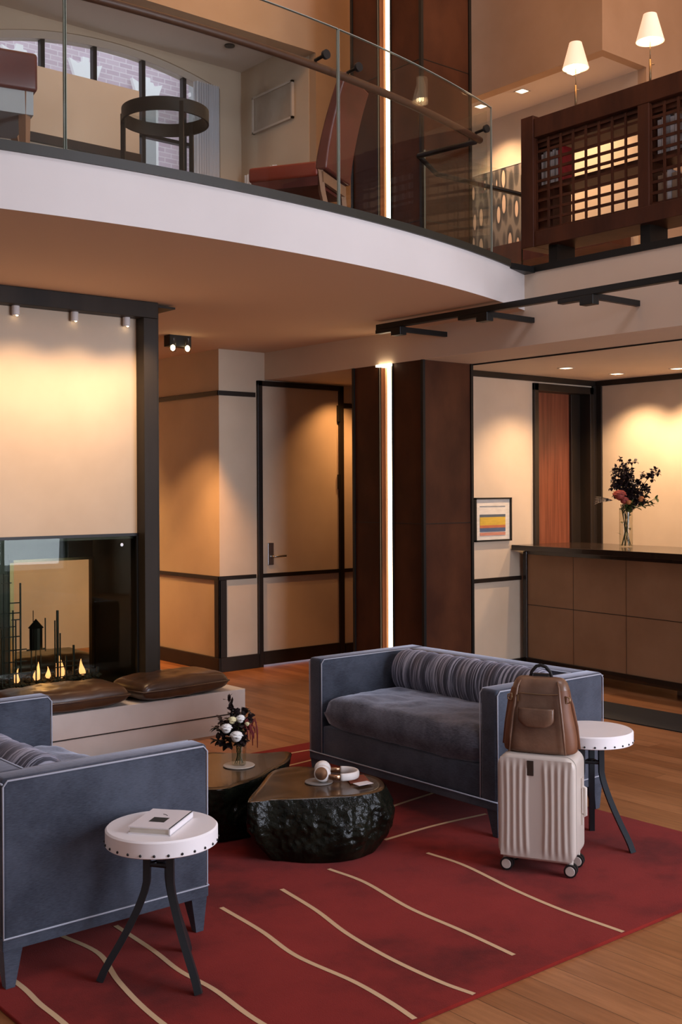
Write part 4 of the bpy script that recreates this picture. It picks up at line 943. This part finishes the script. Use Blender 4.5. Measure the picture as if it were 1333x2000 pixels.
N, L, b = nodes(M['striped']); wv2 = add(M['striped'], 'ShaderNodeTexWave'); wv2.inputs['Scale'].default_value = 14; wv2.inputs['Distortion'].default_value = 4
L.new(coords(M['striped']), wv2.inputs['Vector']); L.new(ramp(M['striped'], wv2.outputs['Fac'], [(0.45, (0.02, 0.01, 0.01)), (0.55, (0.75, 0.62, 0.5))]), b.inputs['Base Color'])
bloom(W3(-.06, -.05, .40), .062, 'petal_red', tv, 20, 'protea'); bloom(W3(-.03, -.06, .36), .045, 'petal_red', tv, 16, 'protea'); bloom(W3(.10, -.04, .37), .035, 'petal_orange', tv, 12, 'protea'); bloom(W3(.0, -.08, .345), .028, 'petal_orange', tv, 12, 'protea')
# art beside the column
ar = thing('framed_print', 'black framed print of yellow, blue and pink stripes beside the column', 'picture', (7.81, YR, 1.462))
MB().box(-.247, .247, -.03, 0, .185, .20).box(-.247, .247, -.03, 0, -.205, -.19).box(-.247, -.232, -.03, 0, -.205, .20).box(.232, .247, -.03, 0, -.205, .20).build('frame', 'black_metal', ar)
B(-.235, .235, -.012, -.002, -.195, .19).build('mount', 'art_mount', ar)
m_ = MB()
for i, (z0, z1) in enumerate(((.118, .122), (.02, .045), (-.055, .02), (-.08, -.055), (-.115, -.08), (-.15, -.122))):
    m_.mi = i; m_.box(-.175, .17, -.016, -.011, z0, z1)
m_.build('print', ['art_grey', 'art_grey', 'art_yellow', 'art_orange', 'art_blue', 'art_pink'], ar)
# desk room downlights
for i, (x, y) in enumerate(((8.90, 6.59), (8.95, 5.96), (8.1, 6.55), (8.95, 4.9))):
    d_ = thing('recessed_downlight', ['square recessed downlight in the low ceiling over the desk vase', 'square recessed downlight in the low ceiling at the right edge', 'square recessed downlight in the low ceiling before the red wood door', 'square recessed downlight in the low ceiling past the frame edge'][i], 'ceiling light', (x, y, ZB), group='recessed downlights over the reception desk')
    MB().box(-.055, .055, -.055, -.045, -.004, 0).box(-.055, .055, .045, .055, -.004, 0).box(-.055, -.045, -.055, .055, -.004, 0).box(.045, .055, -.055, .055, -.004, 0).build('frame', 'white_metal', d_)
    B(-.044, .044, -.044, .044, -.003, -.001).build('lens', 'downlight', d_)
    spot('desk_spot', (x, y, ZB-0.03), (x+(0.33 if i != 2 else 0), y+(0.0 if i != 2 else 0.3), 0.6), 105, (1.0, 0.66, 0.40), 112, 0.85)

# ------------------------------------------------------------------ lattice bookcase on the mezzanine edge
bc_ = thing('lattice_bookcase', 'long low dark wood bookcase with a woven lattice back at the mezzanine edge', 'bookcase')
XF, XD = 6.62, 6.92; ye, ys = 5.77, 2.0
B(XF-0.01, XD, 5.65, ye, 3.575, 4.57).build('end_post', 'walnut', bc_, bevel=0.004)
B(XF, XD, ys, 5.65, 4.40, 4.545).build('top_rail', 'walnut', bc_, bevel=0.004)
B(XF, XD, ys, 5.65, 3.575, 3.69).build('bottom_rail', 'walnut', bc_, bevel=0.004)
for y in (4.675, 3.70, 2.72): B(XF+0.005, XD, y-0.045, y+0.045, 3.69, 4.40).build('divider', 'walnut', bc_, bevel=0.003)
for y in (5.52, 4.70, 3.75, 2.8): B(XF+0.06, XD-0.03, y-0.04, y+0.04, ZF-0.04, 3.575).build('foot', 'black_metal', bc_)
B(XF+0.06, XD, ys, 5.65, 4.00, 4.045).build('shelf', 'walnut', bc_)
B(XF+0.06, XD-0.02, 5.52, 5.65, 3.69, 4.0).build('cupboard', 'walnut', bc_)
B(XF+0.05, XD, ys, 5.65, 4.33, 4.40).build('valance', 'walnut', bc_)
for (a, c, nn) in ((4.72, 5.65, 8), (3.745, 4.63, 8), (2.765, 3.655, 8)):
    l_ = MB(); step = (c-a)/nn
    for k in range(nn+1): y = a+k*step; l_.box(XF+0.025, XF+0.037, y-0.0085, y+0.0085, 3.69, 4.385)
    for k in range(10): z = 3.70+k*0.0745; l_.box(XF+0.030, XF+0.044, a, c, z-0.010, z+0.010)
    l_.build('lattice_panel', 'walnut', bc_)
i = 0
rows = [(5.645, 5.565, 4.045, ['book_white', 'book_grey', 'book_white', 'book_white']), (5.555, 5.485, 4.045, ['book_white', 'book_white', 'book_grey', 'book_white']), (5.48, 5.435, 4.045, ['book_red', 'book_red', 'book_red']),
        (4.61, 4.44, 4.045, ['book_white', 'book_white', 'book_grey', 'book_white', 'book_white']), (4.40, 4.20, 4.045, ['book_grey', 'book_white', 'book_white', 'book_grey', 'book_white']),
        (4.61, 4.46, 3.69, ['book_tan', 'book_tan', 'book_white', 'book_tan']), (4.42, 4.22, 3.69, ['book_white', 'book_grey', 'book_tan', 'book_white'])]
wherenames = ['upper lattice shelf by the end post', 'upper lattice shelf beside red books', 'red row on upper lattice shelf', 'upper lattice shelf touching the divider', 'upper lattice shelf at picture edge', 'lower lattice shelf touching the divider', 'lower lattice shelf at picture edge']
for (ya, yb, z, ks), wn_ in zip(rows, wherenames):
    wd = abs(ya-yb)/len(ks)
    for q, kk in enumerate(ks):
        h = (0.24 if z > 4 else 0.21)+0.012*((q*7) % 3); yy = ya-wd*(q+0.5)
        o = B(XF+0.08, XF+0.20, yy-wd*0.46, yy+wd*0.46, z, z+h).build('book', kk, bevel=0.0015)
        place = 'leftmost' if q == 0 else 'rightmost' if q == len(ks)-1 else ['second', 'third', 'fourth'][q-1]
        tag(o, kk[5:]+' book, '+place+' of its group, '+wn_, 'book', 'books standing on the lattice bookcase shelves')
# lamps on the bookcase
for (y, lab) in ((5.353, 'small table lamp with cream shade on the bookcase, nearer the column'), (4.70, 'small table lamp with cream shade on the bookcase, nearer the right edge')):
    lp_ = thing('table_lamp', lab, 'lamp', (6.75, y, 4.545), 0, 'small lamps on the lattice bookcase')
    MB().box(-.05, .05, -.06, .06, 0, .012).build('base', 'walnut', lp_, bevel=0.003)
    MB().tube([(0, 0, .01), (0, 0, .20)], .009, 8).tube([(0, 0, .2), (0, 0, .33)], .0035, 6).tube([(0, 0, .165), (.02, -.02, .165)], .004, 6).build('pole', 'brass', lp_, smooth=True)
    MB().lathe([(.098, .325), (.046, .515), (.044, .515), (.096, .325)], 36).build('lamp_shade', 'lampshade', lp_, smooth=True, angle=50)
    MB().lathe([(0, .33), (.020, .33), (.022, .36), (.012, .38), (0, .38)], 16).ball((0, 0, .40), .02, sz=1.3).build('bulb', 'bulb', lp_, smooth=True)
    point('lamp_light', (6.75, y, 4.545+.40), 3.0, WARM2, 0.02)
# upper soffit lights
for i, (x, y) in enumerate(((8.92, 7.10), (8.92, 7.766), (8.93, 8.354))):
    d_ = thing('recessed_downlight', ['square recessed downlight in the upper soffit behind the lamp shade', 'square recessed downlight in the upper soffit, middle of three', 'square recessed downlight in the upper soffit seen through the glass'][i], 'ceiling light', (x, y, 5.84), group='recessed downlights in the upper soffit')
    MB().box(-.06, .06, -.06, -.048, -.004, 0).box(-.06, .06, .048, .06, -.004, 0).box(-.06, -.048, -.06, .06, -.004, 0).box(.048, .06, -.06, .06, -.004, 0).build('frame', 'white_metal', d_)
    B(-.047, .047, -.047, .047, -.003, -.001).build('lens', 'downlight', d_)
    spot('soffit_spot', (x, y, 5.80), (x+.30, y, 4.2), 80, (1.0, 0.64, 0.38), 105, 0.9)
# mural and ledge
mu = thing('mural', 'large print of dark and red shoe soles leaning on the upper wall', 'picture', (XR, 8.0, 4.36))
B(-.025, -.012, 0.12, 1.7, 0.02, .90).build('print', 'mural', mu); MB().box(-.03, 0, 0.12, 1.7, .90, .915).box(-.03, 0, 0.12, 1.7, 0, .02).build('frame', 'frame_white', mu)
lg = tag(B(9.02, XR, 6.75, 9.7, 4.12, 4.33).build('wall_console', 'walnut'), 'brown wooden console ledge under the shoe print', 'console')

# ------------------------------------------------------------------ sitting area furniture
ch = thing('dining_chair', 'tall backed red leather chair turned away behind the glass', 'chair', (4.83, 5.90, ZF-0.02), radians(30))
# local: faces +Y, back at y=0
bk_ = MB(); n = 12; secs = []
for i in range(n+1):
    t = i/n; z = 0.44+0.62*t; y = -0.02-0.16*t*t-0.02*sin(pi*t); th = 0.085-0.03*t; hw = 0.235-0.01*t
    secs.append([bk_.bm.verts.new(p) for p in ((-hw, y-th/2, z), (hw, y-th/2, z), (hw, y+th/2, z), (-hw, y+th/2, z))])
for a, b_ in zip(secs, secs[1:]):
    for i in range(4): bk_.bm.faces.new((a[i], a[(i+1) % 4], b_[(i+1) % 4], b_[i]))
bk_.bm.faces.new(secs[0][::-1]); bk_.bm.faces.new(secs[-1])
bk_.build('backrest', 'redleather', ch, smooth=True, angle=40, bevel=0.012)
MB().box(-.235, .235, 0.0, .50, .40, .50, bev=.02, seg=3).build('seat', 'seat_orange', ch, smooth=True, angle=50)
MB().box(-.225, .225, .0, .48, .34, .40).build('seat_frame', 'redleather', ch)
for x in (-.205, .205):
    MB().tube([(x, .46, .36), (x, .475, 0)], [.026, .017], 4).build('leg', 'chairwood', ch)
    MB().tube([(x, .0, .46), (x, -.02, .3), (x, -.09, 0)], [.026, .024, .017], 4).build('leg', 'chairwood', ch)
B(-.215, .215, -.035, -.01, .36, .43).build('back_apron', 'chairwood', ch)
st = thing('upholstered_bench', 'dark red leather seat with splayed wooden leg at the upper left', 'bench', (2.30, 5.83, ZF-0.02), radians(-12))
MB().box(-.5, .32, -.25, .25, .42, .62, bev=.02, seg=3).build('seat', 'redleather', st, smooth=True, angle=50)
B(-.48, .30, -.23, .23, .30, .42).build('seat_frame', 'concrete', st)
for x, y, dx, dy in ((.26, -.2, -.0, 0), (.28, .2, .10, .08), (-.45, -.2, 0, 0), (-.45, .2, 0, 0)): MB().tube([(x, y, .42), (x+dx, y+dy, 0)], [.034, .024], 4).build('leg', 'chairwood', st)
dt = thing('drum_table', 'round side table of dark metal rings and upright legs behind the glass', 'side table', (3.57, 5.93, ZF-0.02))
MB().lathe([(.262, .56), (.262, .64), (.250, .64), (.250, .56), (.262, .56)], 48).build('ring', 'steel', dt, smooth=True, angle=40)
MB().lathe([(0, .610), (.25, .610), (.25, .618), (0, .618)], 48).build('glass_top', 'glass', dt, smooth=True, angle=40)
for k in range(3):
    a = math.atan2(.64, -.769)+2*pi*k/3; MB().tube([(.256*cos(a), .256*sin(a), .62), (.256*cos(a), .256*sin(a), 0)], .018, 4).build('leg', 'steel', dt)
